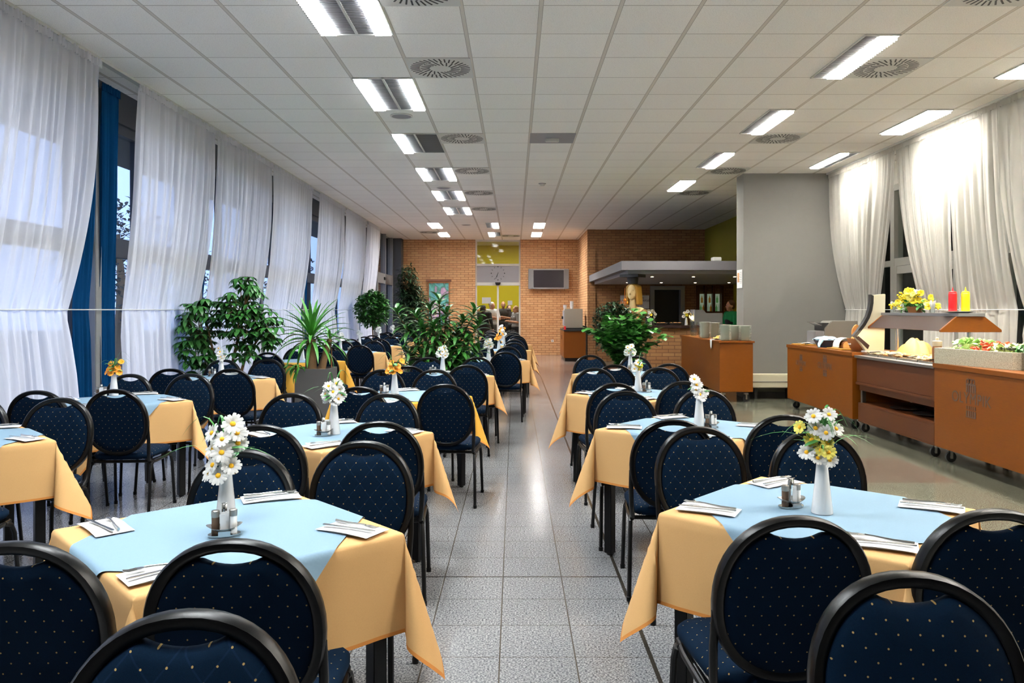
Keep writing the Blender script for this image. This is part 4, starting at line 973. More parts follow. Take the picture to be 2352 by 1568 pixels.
    for s in (-1, 1): hip, kn, an = J[s][4:]; b.cap(hip, kn, .085*W+.014, .07); b.cap(kn, an+Vector((0, 0, .02)), .07, .062)
    blob('trousers', b, legs, t, .012, 3)
    for s in (-1, 1): an = J[s][6]; q = MB(); q.cap(an+Vector((0, .03, -.05)), an+Vector((s*.02, -.15, -.06)), .05, .04); q.ell(an+Vector((0, .01, -.03)), (.05, .06, .05), 12, 8); q.v = [(p[0], p[1], max(p[2], .004)) for p in q.v]; q.build('shoe', 'black_plastic', t)
    if hair:
        b = MB(); b.ell(hp((0, .030, .042)), (.088, .094, .090), 16, 10, rot=(0, 0, turn)); b.ell(hp((0, .045, 0)), (.078, .075, .085), 14, 9, rot=(0, 0, turn))
        if hairlen > 0:
            for q in range(5): a = -.9+.45*q; b.cap(hp((.07*math.sin(a*1.3), .045+.04*math.cos(a), 0)), hp((.085*math.sin(a*1.3), .06+.03*math.cos(a), -hairlen)), .035, .028, 8)
        blob('hair', b, hair, t, .010, 2)
    return t
person('person in white t-shirt with short grey hair, arms crossed, behind glass door', -.77, 26.8, .35, 1.72, 'crossed', hair='hair_grey', shirt='shirt_white', turn=.5)
person('bald person in dark patterned shirt with arms crossed, behind glass door', -.40, 27.3, -.1, 1.75, 'crossed', skin='skin_tan', hair=None, shirt='shirt_dark', legs='trousers_dark', wide=1.08)
person('dark-haired person in black top seen from behind, left of glass door', -1.06, 26.35, PI-.5, 1.60, 'down', hair='hair_dark', shirt='shirt_black', legs='trousers_dark', hairlen=.06, wide=1.3, sleeves=1)
person('person with fair tied hair in grey t-shirt facing left, hands raised in front', .04, 26.6, -1.15, 1.58, 'front', hair='hair_blond', shirt='shirt_grey', legs='trousers_dark', hairlen=.10, fem=True, wide=1.12)
person('brown-haired person in dark shirt half hidden behind the bald one', -.20, 27.9, .3, 1.62, 'down', hair='hair_brown', shirt='shirt_dark', legs='trousers_dark', hairlen=.14)
person('dark-haired person mostly hidden behind the one in white t-shirt', -.86, 28.2, 0, 1.74, 'down', hair='hair_dark', shirt='shirt_grey', legs='trousers_dark')
person('person in pale top at the far left edge of the glass door', -1.33, 27.4, .4, 1.60, 'down', hair='hair_brown', shirt='shirt_white', hairlen=.08)
person('bartender with receding dark hair in green shirt and black vest, facing left', 4.80, 17.2, -1.25, 1.66, 'front', skin='skin', hair='hair_brown', shirt='shirt_green', legs='trousers_dark', group=None, turn=-.1)
bt = [o for o in bpy.data.objects if o.name.startswith('person') and 'bartender' in o.get('label', '')][0]
b = MB(); b.ell((0, .012, 1.27*.976), (.172, .135, .19), 16, 10); b.ell((0, .012, 1.05*.976), (.178, .138, .15), 16, 10); blob('vest', b, 'shirt_black', bt, .012, 3)

# carved head under the canopy
t = thing('carved_figure', 'carved gold-haired head and bust holding up the bar canopy', 'sculpture', (2.40, 15.75, 0), -.55)
b = MB(); b.ell((0, 0, 1.85), (.105, .125, .155), 18, 12); b.ell((0, -.055, 1.77), (.078, .078, .095), 16, 10); b.cap((0, -.105, 1.87), (0, -.148, 1.80), .012, .021, 10); b.ell((0, -.118, 1.745), (.034, .018, .010), 10, 6); b.ell((0, -.118, 1.728), (.030, .018, .010), 10, 6); b.ell((0, -.10, 1.695), (.032, .03, .028), 10, 6)
for s in (-1, 1): b.cap((s*.02, -.112, 1.885), (s*.07, -.092, 1.885), .012, .011, 8)
b.cap((0, .02, 1.72), (0, .03, 1.52), .072, .082); b.cap((-.15, .05, 1.44), (.15, .05, 1.44), .085, .085); b.ell((0, .03, 1.38), (.18, .12, .15), 18, 10)
blob('face', b, 'cream_face', t, .010, 3)
for s in (-1, 1): MB().ell((s*.042, -.100, 1.855), (.020, .010, .010), 12, 6).build('eye', 'wood_brown', t)
b = MB(); b.ell((0, .035, 1.90), (.125, .125, .14), 18, 10)
for s in (-1, 1):
    for q in range(4): b.cap((s*(.085+.012*q), -.03+.035*q, 1.93), (s*(.115+.006*q), -.02+.045*q, 1.60), .042, .036, 10)
blob('hair', b, 'gold_wood', t, .011, 3)
b = MB(); b.cap((-.2, .06, 1.40), (.2, .06, 1.40), .095, .095); b.cap((0, .08, 1.36), (0, .06, .70), .19, .15, 16); b.cap((0, .06, .7), (0, .06, .25), .15, .11, 16); b.cap((-.2, .03, 1.42), (.14, -.07, 1.25), .05, .05, 10); b.box(-.16, .16, -.1, .22, 0, .25); blob('robe', b, 'robe_brown', t, .014, 3)
b = MB(); b.lathe([(.09, 1.995), (.105, 2.0), (.115, 2.10), (.115, 2.13)], 20); b.box(-.2, .2, -.2, .2, 2.13, 2.188); b.build('capital', 'black_plastic', t)

# ------------------------------------------------------------------ far wall fittings
t = thing('television', 'silver flat television mounted high on the brick wall', 'television', (1.10, 25.08, 2.465))
MB().box(-.655, .655, -.06, .04, -.325, .325).build('casing', 'tv_silver', t, bevel=.012); MB().box(-.49, .49, -.068, -.058, -.275, .285).build('screen', 'tv_screen', t, smooth=False)
for s in (-1, 1): MB().box(s*.575-.07, s*.575+.07, -.067, -.058, -.31, .31).build('speaker_panel', 'mid_grey_metal', t, smooth=False)
MB().box(-.2, .2, .04, .12, -.15, .15).build('wall_mount', 'black_metal', t, smooth=False)
o = MB().tube([(1.36, 25.19, 2.8), (1.36, 25.19, 3.75)], .006, 6).build('cable', 'pot_brown'); tag(o, 'thin cable running up the bricks above the television', 'cable')
t = thing('wall_clock', 'clock of bare marks and hands on the grey panel over the glass door', 'clock', (-.545, 25.29, 2.66))
for k in range(12):
    a = 2*PI*k/12; M_ = Matrix.Rotation(-a, 4, 'Y'); q = MB()
    if k % 3 == 0: q.lathe([(.001, -.01), (.018, -.01), (.018, 0)], 12, M=Matrix.Translation((.215*math.sin(a), 0, .215*math.cos(a))) @ Matrix.Rotation(R(-90), 4, 'X'))
    else: q.box(-.006, .006, -.009, 0, .19, .235, M_)
    q.build('hour_mark', 'dark_void', t, smooth=False)
for nm, L, a in (('minute_hand', .20, R(202)), ('hour_hand', .13, R(197))): MB().box(-.007, .007, -.016, -.009, -.03, L, Matrix.Rotation(a, 4, 'Y')).build(nm, 'dark_void', t, smooth=False)
t = thing('painting', 'framed abstract painting in teal and violet on the brick wall', 'painting', (-2.46, 25.17, 1.66)); f = MB()
for b_ in ((-.36, -.32, -.68, .68), (.32, .36, -.68, .68), (-.36, .36, .68, .72), (-.36, .36, -.72, -.68)): f.box(b_[0], b_[1], -.03, .03, b_[2], b_[3])
f.build('frame', 'wood_brown', t, smooth=False); MB().box(-.33, .33, -.01, .02, -.69, .69).build('canvas', 'painting_canvas', t, smooth=False); MB().box(-.4, .4, -.05, .03, .73, .79).build('picture_light', 'pot_brown', t, smooth=False)
t = thing('wall_socket', 'white wall socket low on the brick wall beside the orange cabinet', 'socket', (1.23, 25.19, .46)); MB().box(-.04, .04, -.012, .01, -.04, .04).build('plate', 'white_frame', t, bevel=.004); MB().lathe([(.001, 0), (.02, 0), (.02, .004)], 12, M=Matrix.Translation((0, -.012, 0)) @ Matrix.Rotation(R(90), 4, 'X')).build('outlet', 'mid_grey_metal', t)
for lb, x, z, w_, h_ in (('larger grey notice stuck on the left glass door leaf', -.92, 1.775, .29, .2), ('smaller grey notice stuck on the right glass door leaf', -.15, 1.70, .15, .14)):
    o = MB().box(x-w_/2, x+w_/2, 25.308, 25.314, z-h_/2, z+h_/2).build('notice', 'notice_grey', smooth=False); tag(o, lb, 'notice')
for x in (-1.2, .25):
    t = thing('hall_light', 'bright ceiling panel in the yellow hall, %s' % ('left' if x < 0 else 'right'), 'ceiling light', (x, 27.4, 4.0)); MB().box(-.35, .35, -.9, .9, -.05, -.001).build('frame', 'white_frame', t, smooth=False); MB().box(-.32, .32, -.87, .87, -.056, -.05).build('tube', 'hall_tube', t, smooth=False)
# poster on the pillar's side
t = thing('poster', 'white menu sheet stuck on the side of the grey pillar', 'notice', (3.826, 13.17, 2.0)); MB().box(-.004, 0, -.15, .15, -.16, .15).build('sheet', 'paper', t, smooth=False)
MB().box(-.006, -.003, .02, .12, -.06, .10).build('photo', 'food_brown', t, smooth=False)
b = MB()
for k in range(7): b.box(-.006, -.003, -.12, -.12+.10+.02*(k % 3), .10-.03*k, .108-.03*k)
b.build('print', 'mid_grey_metal', t, smooth=False)
t = thing('radiator_cover', 'cream heating cover along the foot of the grey pillar', 'radiator', (0, 0, 0)); MB().box(3.84, 5.15, 12.72, 12.94, .19, .41).build('cover', 'cream_metal', t, bevel=.012)
MB().box(3.845, 5.145, 12.712, 12.72, .29, .296).build('seam', 'mid_grey_metal', t, smooth=False)
for x in (3.95, 4.5, 5.05): MB().box(x, x+.05, 12.76, 12.9, 0, .19).build('foot', 'cabinet_black', t, smooth=False)

# ------------------------------------------------------------------ coffee corner
t = thing('cabinet', 'orange cabinet with coffee machine against the far brick return', 'cabinet', (1.715, 22.9, 0))
MB().box(-.31, .31, -.88, .9, .1, .86).build('body', 'orange_laminate', t, bevel=.004); MB().box(-.28, .3, -.82, .88, 0, .1).build('plinth', 'cabinet_black', t, smooth=False); MB().box(-.32, .32, -.9, .9, .86, .90).build('counter_top', 'cabinet_black', t, bevel=.004); MB().box(.31, .335, -.9, .9, 0, 1.0).build('side_panel', 'cabinet_black', t, smooth=False)
for k in range(2): d_ = MB().box(-.318, -.31, -.86+.88*k, .0+.88*k, .13, .83).build('door', 'orange_laminate', t, smooth=False); MB().box(-.33, -.318, -.05+.07*k, -.03+.07*k, .6, .72).build('handle', 'steel', d_)
t = thing('coffee_machine', 'grey coffee machine on the orange cabinet', 'coffee machine', (1.70, 22.6, .90)); MB().box(-.26, .26, -.3, .3, .05, .60).build('casing', 'machine_grey', t, bevel=.01); MB().box(-.28, .28, -.33, .33, 0, .05).build('drip_tray', 'cabinet_black', t, smooth=False)
MB().box(-.285, -.26, -.25, .25, .12, .55).build('front_panel', 'light_grey_paint', t, smooth=False); MB().box(-.33, -.285, -.06, .06, .3, .38).build('spout', 'black_plastic', t, bevel=.005)
for lb, x, n_ in (('tall stack of white cups on the coffee machine', 1.66, 5), ('short stack of white cups on the coffee machine', 1.46, 2)):
    for k in range(n_): o = MB().lathe([(.001, 0), (.04, 0), (.055, .075), (.05, .075), (.036, .008), (.001, .008)], 16).build('cup', 'porcelain', None, (x, 22.5, 1.501+.036*k)); tag(o, 'white cup in the '+lb.replace(' of white cups', ''), 'cup', lb)
o = MB().box(1.41, 1.46, 22.05, 22.2, .902, 1.0).build('sugar_box', 'ketchup_red'); tag(o, 'small red box on the cabinet beside the coffee machine', 'box')

# ------------------------------------------------------------------ plants
def leaf(b, p, az, el, L, W, droop=.8, n=4, fold=.25):
    p = Vector(p); e = el; st = L/n; vs = []; fs = []; side = Vector((-math.sin(az), math.cos(az), 0))
    for i in range(n+1):
        s = i/n; w_ = W*.5*(math.sin(PI*(.1+.85*s))**.8) if i < n else W*.04
        d = Vector((math.cos(az)*math.cos(e), math.sin(az)*math.cos(e), math.sin(e))); up = side.cross(d)
        vs += [p+side*w_-up*0+Vector((0, 0, fold*w_)), p, p-side*w_+Vector((0, 0, fold*w_))]
        p = p+d*st; e -= droop/n
    for i in range(n):
        a = i*3; fs += [(a, a+1, a+4, a+3), (a+1, a+2, a+5, a+4)]
    b.add(vs, fs)
def pot(t, mat, r_, h_, square=False):
    if square: q = MB().box(-r_, r_, -r_, r_, 0, h_-.03); [q.box(*k) for k in ((-r_, r_, -r_, -r_+.03, h_-.03, h_), (-r_, r_, r_-.03, r_, h_-.03, h_), (-r_, -r_+.03, -r_+.03, r_-.03, h_-.03, h_), (r_-.03, r_, -r_+.03, r_-.03, h_-.03, h_))]; q.build('planter', mat, t, smooth=False); MB().box(-r_+.03, r_-.03, -r_+.03, r_-.03, h_-.03, h_-.015).build('soil', 'soil', t, smooth=False)
    else: MB().lathe([(.001, 0), (r_*.75, 0), (r_, h_), (r_*.93, h_), (r_*.9, h_-.04), (.001, h_-.04)], 24).build('planter', mat, t); MB().lathe([(r_*.9, h_-.035), (.001, h_-.02)], 20).build('soil', 'soil', t)
g = random.Random(41)
def in_ell(c, r_):
    while 1:
        v = Vector((g.uniform(-1, 1), g.uniform(-1, 1), g.uniform(-1, 1)))
        if v.length < 1 and v.length > .35: return Vector((c[0]+v.x*r_[0], c[1]+v.y*r_[1], c[2]+v.z*r_[2]))
def umbrella_plant(label, x, y, stems, clumps, pr=.2, ph=.45, mat='leaf_dark'):
    t = thing('potted_plant', label, 'plant', (x, y, 0)); pot(t, 'planter_grey', pr, ph); fo = MB(); tr = MB()
    for q in stems: tr.tube(q, [.022*(1-.5*i/(len(q)-1)) for i in range(len(q))], 8)
    for c, r_, n_ in clumps:
        for k in range(n_):
            p = in_ell(c, r_); az0 = g.uniform(0, 6.28); el = g.uniform(-.2, .5); m = g.randint(6, 8)
            o = Vector(c)+(p-Vector(c))*.45; tr.tube([o, (o+p)/2+Vector((0, 0, .03)), p], .004, 4)
            for i in range(m): leaf(fo, p, az0+6.28*i/m, el-.15, g.uniform(.11, .165), .052, 1.3)
    tr.build('trunk', 'bark', t); fo.build('foliage', mat, t, fix=False, angle=180); return t
umbrella_plant('tall umbrella plant against the left curtains', -3.36, 9.1, [[(-.08, 0, .4), (-.15, .02, .8), (-.25, 0, 1.3)], [(0, 0, .4), (.05, .02, .9), (.2, 0, 1.5), (.2, 0, 1.75)], [(.06, 0, .4), (.2, -.02, .9), (.4, 0, 1.2)]],
    [((-.30, 0, 1.30), (.26, .24, .34), 62), ((-.36, -.02, .98), (.2, .2, .28), 28), ((.16, 0, 1.42), (.30, .26, .40), 90), ((.46, 0, 1.25), (.17, .18, .26), 28), ((.17, 0, 1.78), (.12, .1, .14), 6), ((-.16, 0, .86), (.22, .18, .2), 10), ((.2, -.05, .98), (.2, .15, .15), 9)])
t = thing('potted_plant', 'yucca with sword leaves in a square dark grey planter', 'plant', (-2.40, 9.38, 0)); pot(t, 'planter_grey', .205, .77, True)
tr = MB(); tr.tube([(-.06, 0, .74), (-.07, 0, .95), (-.06, 0, 1.12)], [.075, .06, .055], 12); tr.tube([(.06, 0, .74), (.10, 0, .9), (.16, -.02, 1.08), (.17, -.02, 1.12)], [.05, .04, .036, .03], 10); tr.build('trunk', 'bark', t)
fo = MB()
for k in range(58):
    q = k/57; az = k*2.4; leaf(fo, (-.06+.02*math.cos(az), .02*math.sin(az), 1.06+.12*q), az, -.25+1.7*q, g.uniform(.40, .58), .042, 1.5-.9*q, 7, .5)
for k in range(10): leaf(fo, (.17, -.02, 1.10), k*.7, g.uniform(.2, 1.2), g.uniform(.2, .32), .03, 1.0, 5, .5)
for k in range(26): leaf(fo, (-.17+g.uniform(-.05, .05), -.12+g.uniform(-.05, .05), .78), g.uniform(2.6, 5.6), g.uniform(-.4, .9), g.uniform(.14, .28), .03, 1.7, 5)
fo.build('foliage', 'leaf_bright', t, fix=False, angle=180)
MB().tube([(.16, .1, .74), (.16, .1, 1.0)], .008, 6).build('stake', 'wood_brown', t)
def rosette_plant(label, x, y, tips, mat, L, W, m, pr=.22, ph=.4, extra=None):
    t = thing('potted_plant', label, 'plant', (x, y, 0)); pot(t, 'planter_grey', pr, ph); tr = MB(); fo = MB()
    for tip in tips:
        p = Vector(tip); o = Vector((g.uniform(-.06, .06), g.uniform(-.06, .06), ph-.04)); mid = (o*.5+p*.5)+Vector((-.04*p.x, 0, .08)); tr.tube([o, mid, p], [.014, .011, .008], 6)
        for k in range(m):
            s = k/m; q = mid.lerp(p, .35+.65*s); leaf(fo, q, k*2.39+tip[0]*9, -.35+1.3*s, L*g.uniform(.8, 1.1), W, 1.0, 5, .3)
    if extra: extra(fo)
    tr.build('trunk', 'bark', t); fo.build('foliage', mat, t, fix=False, angle=180); return t
def low_leaves(fo):
    for k in range(420): leaf(fo, (g.uniform(-.42, .42), g.uniform(-.2, .2), g.uniform(.45, 1.0)), g.uniform(0, 6.28), g.uniform(-.3, .8), g.uniform(.15, .24), .036, 1.1, 4)
tips = [(0, 0, 1.62), (-.12, .05, 1.5), (.1, -.05, 1.45), (-.3, 0, 1.42), (-.38, .05, 1.2), (-.2, -.1, 1.25), (.32, 0, 1.36), (.46, .03, 1.48), (.52, 0, 1.3), (.38, -.1, 1.1), (.22, .1, 1.2), (-.05, -.15, 1.3), (-.42, 0, .95), (.5, 0, .95), (.0, .1, 1.05), (-.55, 0, 1.46), (.15, -.12, .9), (-.2, -.12, .9), (.34, .1, .85), (-.32, -.06, .72), (.05, -.14, .7)]
rosette_plant('big bushy dracaena standing between the two left table rows', -.95, 9.75, tips, 'leaf_mid', .25, .052, 30, .24, .42, low_leaves)
def bush(label, x, y, clumps, mat, L, W, trunk, pr=.2, ph=.4):
    t = thing('potted_plant', label, 'plant', (x, y, 0)); pot(t, 'pot_brown', pr, ph); fo = MB()
    for c, r_, n_ in clumps:
        for k in range(n_): leaf(fo, in_ell(c, r_), g.uniform(0, 6.28), g.uniform(-.5, .8), L*g.uniform(.7, 1.2), W, .9, 3)
    tr = MB()
    for q in trunk: tr.tube(q, .016, 6)
    tr.build('trunk', 'bark', t); fo.build('foliage', mat, t, fix=False, angle=180); return t
bush('round-headed ficus tree at the far end of the curtains', -3.42, 18.6, [((0, 0, 1.48), (.42, .36, .46), 2000)], 'leaf_mid', .11, .06, [[(0, 0, .36), (.02, 0, .8), (0, 0, 1.2)]])
bush('tall dark feathery plant in the far window corner', -3.15, 23.6, [((0, 0, 1.5), (.46, .4, .8), 1500), ((-.1, 0, 2.2), (.3, .3, .7), 600), ((0, 0, .8), (.42, .4, .4), 500)], 'leaf_deep', .24, .045, [[(0, 0, .36), (0, 0, 1.5), (0, 0, 2.6)]])
t = thing('potted_plant', 'glossy green plant with feathered stems before the bar', 'plant', (1.90, 13.5, 0)); pot(t, 'planter_grey', .30, .42); tr = MB(); fo = MB()
for k in range(72):
    az = k*2.4; sp = g.uniform(.12, 1.0); L = g.uniform(.70, 1.05); pts = []
    for i in range(9): s = i/8; r_ = .05+sp*L*.75*s*(.35+.65*s); pts.append(Vector((math.cos(az)*r_, math.sin(az)*r_*.7, .40+L*(1.15-.28*sp)*s-.25*sp*L*s*s)))
    tr.tube(pts, [.009*(1-.6*i/8) for i in range(9)], 5)
    for i in range(2, 9):
        for s in (-1, 1):
            for j in (0, 1): leaf(fo, pts[i].lerp(pts[i-1], j*.5), az+s*(1.0+.2*j)+g.uniform(-.6, .6), g.uniform(-.35, .85), g.uniform(.11, .14), .115, .5, 4, .1)
    leaf(fo, pts[8], az, .5, .13, .05, .5, 3)
tr.build('stems', 'leaf_mid', t); fo.build('foliage', 'leaf_glossy', t, fix=False, angle=180)
bush('fine-leaved dark bush beneath the carved head', 1.92, 14.6, [((-.05, 0, 1.25), (.40, .3, .38), 1900), ((0, 0, .9), (.4, .3, .3), 600)], 'leaf_deep', .08, .04, [[(0, 0, .36), (0, 0, .9), (-.05, 0, 1.2)], [(0, 0, .36), (.1, 0, 1.1)]], .24, .42)
t = thing('twig_ornament', 'copper twig ornament beside the carved head', 'ornament', (2.16, 15.3, 1.1)); b = MB(); b.tube([(0, 0, 0), (0, 0, .45), (.02, 0, .8)], .008, 6)
for k in range(8): a = k*.9; b.tube([(0, 0, .35), (.06*math.cos(a), .04, .48+.02*k), (.09*math.cos(a+1), .0, .46+.03*math.sin(a)), (.05*math.cos(a+2), .02, .40)], .006, 5)
b.tube([(0, 0, 0), (0, 0, -1.1)], .012, 6); b.lathe([(.001, -1.1), (.12, -1.1), (.12, -1.08), (.001, -1.07)], 14); b.build('twigs', 'copper', t)
for k in range(5): MB().ell((.08*math.cos(k*1.9), .03, .33+.06*k), (.025, .025, .025), 8, 6).build('bauble', 'petal_orange', t)
# trees outside the left windows
for k, (x, y, h_, r_) in enumerate(((-11, 21.5, 4.6, 1.6), (-13, 14, 3.6, 1.8), (-9.5, 30, 4.8, 1.7), (-15, 33, 5.2, 2.2), (-12, 9.5, 3.4, 1.3))):
    t = thing('tree', 'dark tree outside the left windows, seen through the curtain gap' if k == 0 else 'dark tree dimly seen through the left sheers', 'tree', (x, y, -.12), 0, None if k == 0 else 'trees outside'); MB().tube([(0, 0, 0), (.1, 0, h_*.5), (0, 0, h_*.8)], [.16, .12, .05], 8).build('trunk', 'bark', t); fo = MB()
    for q in range(1300): leaf(fo, in_ell((0, 0, h_*.62), (r_, r_, h_*.42)), g.uniform(0, 6.28), g.uniform(-.6, .8), .2, .11, .6, 2)
    fo.build('foliage', 'tree_out', t, fix=False, angle=180)
# ------------------------------------------------------------------ serving trolleys and buffet
def caster(parent, x, y, r_=.045):
    c = MB(); c.lathe([(r_, -.013), (r_, .013)], 18, M=Matrix.Translation((x, y, r_)) @ Matrix.Rotation(R(90), 4, 'X')); o = c.build('caster', 'rubber', parent)
    f = MB(); f.box(x-.012, x+.012, y-.024, y-.017, r_*.7, .125); f.box(x-.012, x+.012, y+.017, y+.024, r_*.7, .125); f.box(x-.03, x+.03, y-.03, y+.03, .115, .14); f.build('fork', 'brushed_steel', o, smooth=False)
    MB().lathe([(.014, -.015), (.014, .015)], 12, M=Matrix.Translation((x, y, r_)) @ Matrix.Rotation(R(90), 4, 'X')).build('hub', 'brushed_steel', o)
def emblem(parent, x, y, z, s):
    """OLYMPIK lettering with its column emblem, on a face looking towards -X"""
    rot = (R(90), 0, R(-90))
    text('OLYMPIK', .115*s, 'logo_grey', parent, (x-.002, y, z), rot, 'lettering', .0006, 1.04)
    b = MB()
    def r_(u0, u1, v0, v1): b.box(x-.003, x-.0005, y-u1*s, y-u0*s, z+v0*s, z+v1*s)
    for k in range(5): u = -.055+.026*k; r_(u, u+.014, .048, .10); r_(u+.002, u+.012, -.075, -.05); r_(u, u+.014, -.125, -.085)
    r_(-.058, .062, .10, .108); r_(-.058, .062, -.134, -.127)
    for k in (-1, 0, 1):
        for i in range(14):
            a = 2*PI*i/14; u, v = k*.034+.018*math.cos(a), .128+.018*math.sin(a); r_(u-.004, u+.004, v-.004, v+.004)
    b.build('emblem', 'logo_grey', parent, smooth=False)
PLATE = MB().lathe([(.001, 0), (.055, 0), (.06, .004), (.098, .014), (.1, .0165), (.096, .0165), (.058, .007), (.001, .006)], 28).mesh('plate', 'plate_rim')
def plates(x, y, z, n_, label, group):
    q = random.Random(int(x*50+y*9)); dz = .0125
    for k in range(n_): o = inst('plate', PLATE, None, (x+q.uniform(-.002, .002), y+q.uniform(-.002, .002), z+dz*k)); tag(o, label, 'plate', group)
t = thing('serving_trolley', 'orange trolley with stacked plates before the grey pillar', 'trolley', (0, 0, 0))
MB().box(3.26, 3.79, 12.32, 15.15, .165, .945).build('body', 'orange_laminate', t, bevel=.003); MB().box(3.24, 3.81, 12.29, 15.2, .945, .975).build('top', 'orange_laminate', t, bevel=.003)
for x in (3.34, 3.71):
    for y in (12.42, 15.05): caster(t, x, y, .055)
for k, (x, y, n_, lb) in enumerate(((3.40, 12.42, 20, 'plate in the front left stack on the orange trolley'), (3.555, 12.5, 19, 'plate in the middle front stack on the orange trolley'), (3.70, 12.42, 19, 'plate in the front right stack on the orange trolley'), (3.34, 13.6, 22, 'plate in the tall back stack on the orange trolley'), (3.55, 13.75, 21, 'plate in the back right stack on the orange trolley'))):
    if k == 1: y = 12.62
    if k in (0, 1, 2): x = (3.372, 3.585, 3.795-.1)[k]
    plates(x, y, .976, n_, lb, lb.replace('plate in', 'plates of'))
for k, (x, y, s) in enumerate(((3.36, 14.55, 1.0), (3.60, 14.55, .95), (3.40, 14.1, .85))):
    for i in range(3 if k < 2 else 2):
        o = MB().lathe([(.001, 0), (.05, 0), (.075, .09), (.078, .115), (.072, .115), (.046, .01), (.001, .01)], 20).build('glass_bowl', 'clear_glass', None, (x, y, .978+.08*i), None, scale=None) if False else inst('glass_bowl', MB().lathe([(.001, 0), (.05, 0), (.075, .09), (.078, .115), (.072, .115), (.046, .01), (.001, .01)], 20).mesh('glass_bowl', 'clear_glass'), None, (x, y, .978+.075*i), None, s)
        tag(o, 'clear glass bowl in the %s stack on the orange trolley' % ('left', 'back', 'short')[k], 'bowl', 'glass bowls, stack %s' % ('left', 'back', 'short')[k])
t = thing('cracker_plate', 'white plate holding crackers on the orange trolley', 'plate', (3.42, 12.95, .976)); MB().lathe([(.001, 0), (.09, 0), (.15, .016), (.001, .012)], 28).build('dish', 'porcelain', t)
q = random.Random(5)
b = MB()
for k in range(60):
    a, r_ = q.uniform(0, 6.28), q.uniform(0, .12); M_ = Matrix.Translation((r_*math.cos(a), r_*math.sin(a), .02+.05*(1-r_/.12)*q.random())) @ Euler((q.uniform(-.5, .5), q.uniform(-.5, .5), a)).to_matrix().to_4x4(); b.box(-.02, .02, -.014, .014, -.003, .003, M_)
o = b.build('crackers', 'cracker', None, (3.42, 12.95, .976), smooth=False); tag(o, 'heap of golden crackers among the plate stacks', 'crackers', None, 'stuff')
o = MB().grid(lambda s, t_: (3.30-.062*math.sin(min(1, t_*1.6)*1.571), 12.72+.13*s*(1-.0*t_)+(.05*max(0, t_-.55)*(1-2*s)), .979-.0*t_-(.17*max(0, t_-.55)/.45*(1-abs(s-.5)*.9))), 8, 14).build('cloth', 'white_cloth', fix=False); tag(o, 'pale blue-white cloth hanging over the edge of the orange trolley', 'cloth')

XF = 4.12            # front faces of the buffet line
def cart(label, y0, y1):
    t = thing('buffet_trolley', label, 'trolley', (0, 0, 0)); MB().box(XF+.012, XF+.74, y0+.01, y1-.01, .135, .905).build('body', 'orange_laminate', t, bevel=.003); MB().box(XF, XF+.76, y0, y1, .905, .95).build('top', 'orange_laminate', t, bevel=.003)
    for x in (XF+.1, XF+.66):
        for y in (y0+.14, y1-.14): caster(t, x, y, .05)
    return t
ta = cart('orange buffet trolley with toaster and bread', 9.47, 11.75); emblem(ta, XF+.012, 11.18, .70, .85); emblem(ta, XF+.012, 10.32, .72, 1.0)
tc = cart('orange buffet trolley under the stone salad trough', 5.3, 7.64); emblem(tc, XF+.012, 7.02, .66, 1.25)
tb = thing('warm_buffet', 'brown wooden warm buffet cart with open shelf', 'buffet', (0, 0, 0)); Y0, Y1 = 7.66, 9.45
f = MB(); f.box(XF+.05, XF+.75, Y0, Y1, .60, .89); f.build('body', 'brown_laminate', tb, bevel=.004); f = MB(); f.box(XF+.035, XF+.77, Y0, Y1, .565, .60); f.build('moulding', 'brown_laminate', tb, bevel=.006)
f = MB(); f.box(XF+.06, XF+.08, Y0+.06, Y1-.06, .50, .565); f.build('apron', 'brown_laminate', tb, smooth=False)
f = MB(); f.box(XF+.05, XF+.75, Y0+.04, Y1-.04, .325, .35); f.box(XF+.05, XF+.08, Y0+.04, Y1-.04, .14, .325); f.box(XF+.73, XF+.75, Y0+.04, Y1-.04, .14, .56); f.box(XF+.05, XF+.75, Y0+.04, Y1-.04, .12, .14); f.build('lower_shelf', 'brown_laminate', tb, bevel=.003)
for x in (XF+.08, XF+.68):
    for y in (Y0+.05, Y1-.09): MB().box(x, x+.045, y, y+.045, .10, .60).build('leg', 'brushed_steel', tb, smooth=False)
for x in (XF+.1, XF+.66):
    for y in (Y0+.12, Y1-.12): caster(tb, x, y, .05)
f = MB(); f.box(XF+.02, XF+.77, Y0, Y1, .89, .92)
f.build('steel_top', 'brushed_steel', tb, bevel=.003)
for k, lb in enumerate(('steel platter on the lower shelf of the warm buffet', 'second steel platter on the lower shelf of the warm buffet')):
    o = MB().lathe([(.001, 0), (.14, 0), (.19, .02), (.185, .024), (.001, .008)], 28).build('platter', 'steel', None, (XF+.3, 8.2+.5*k, .351)); tag(o, lb, 'platter')
foods = ['pale dumplings', 'fried slices', 'baked fish pieces', 'creamy potatoes']
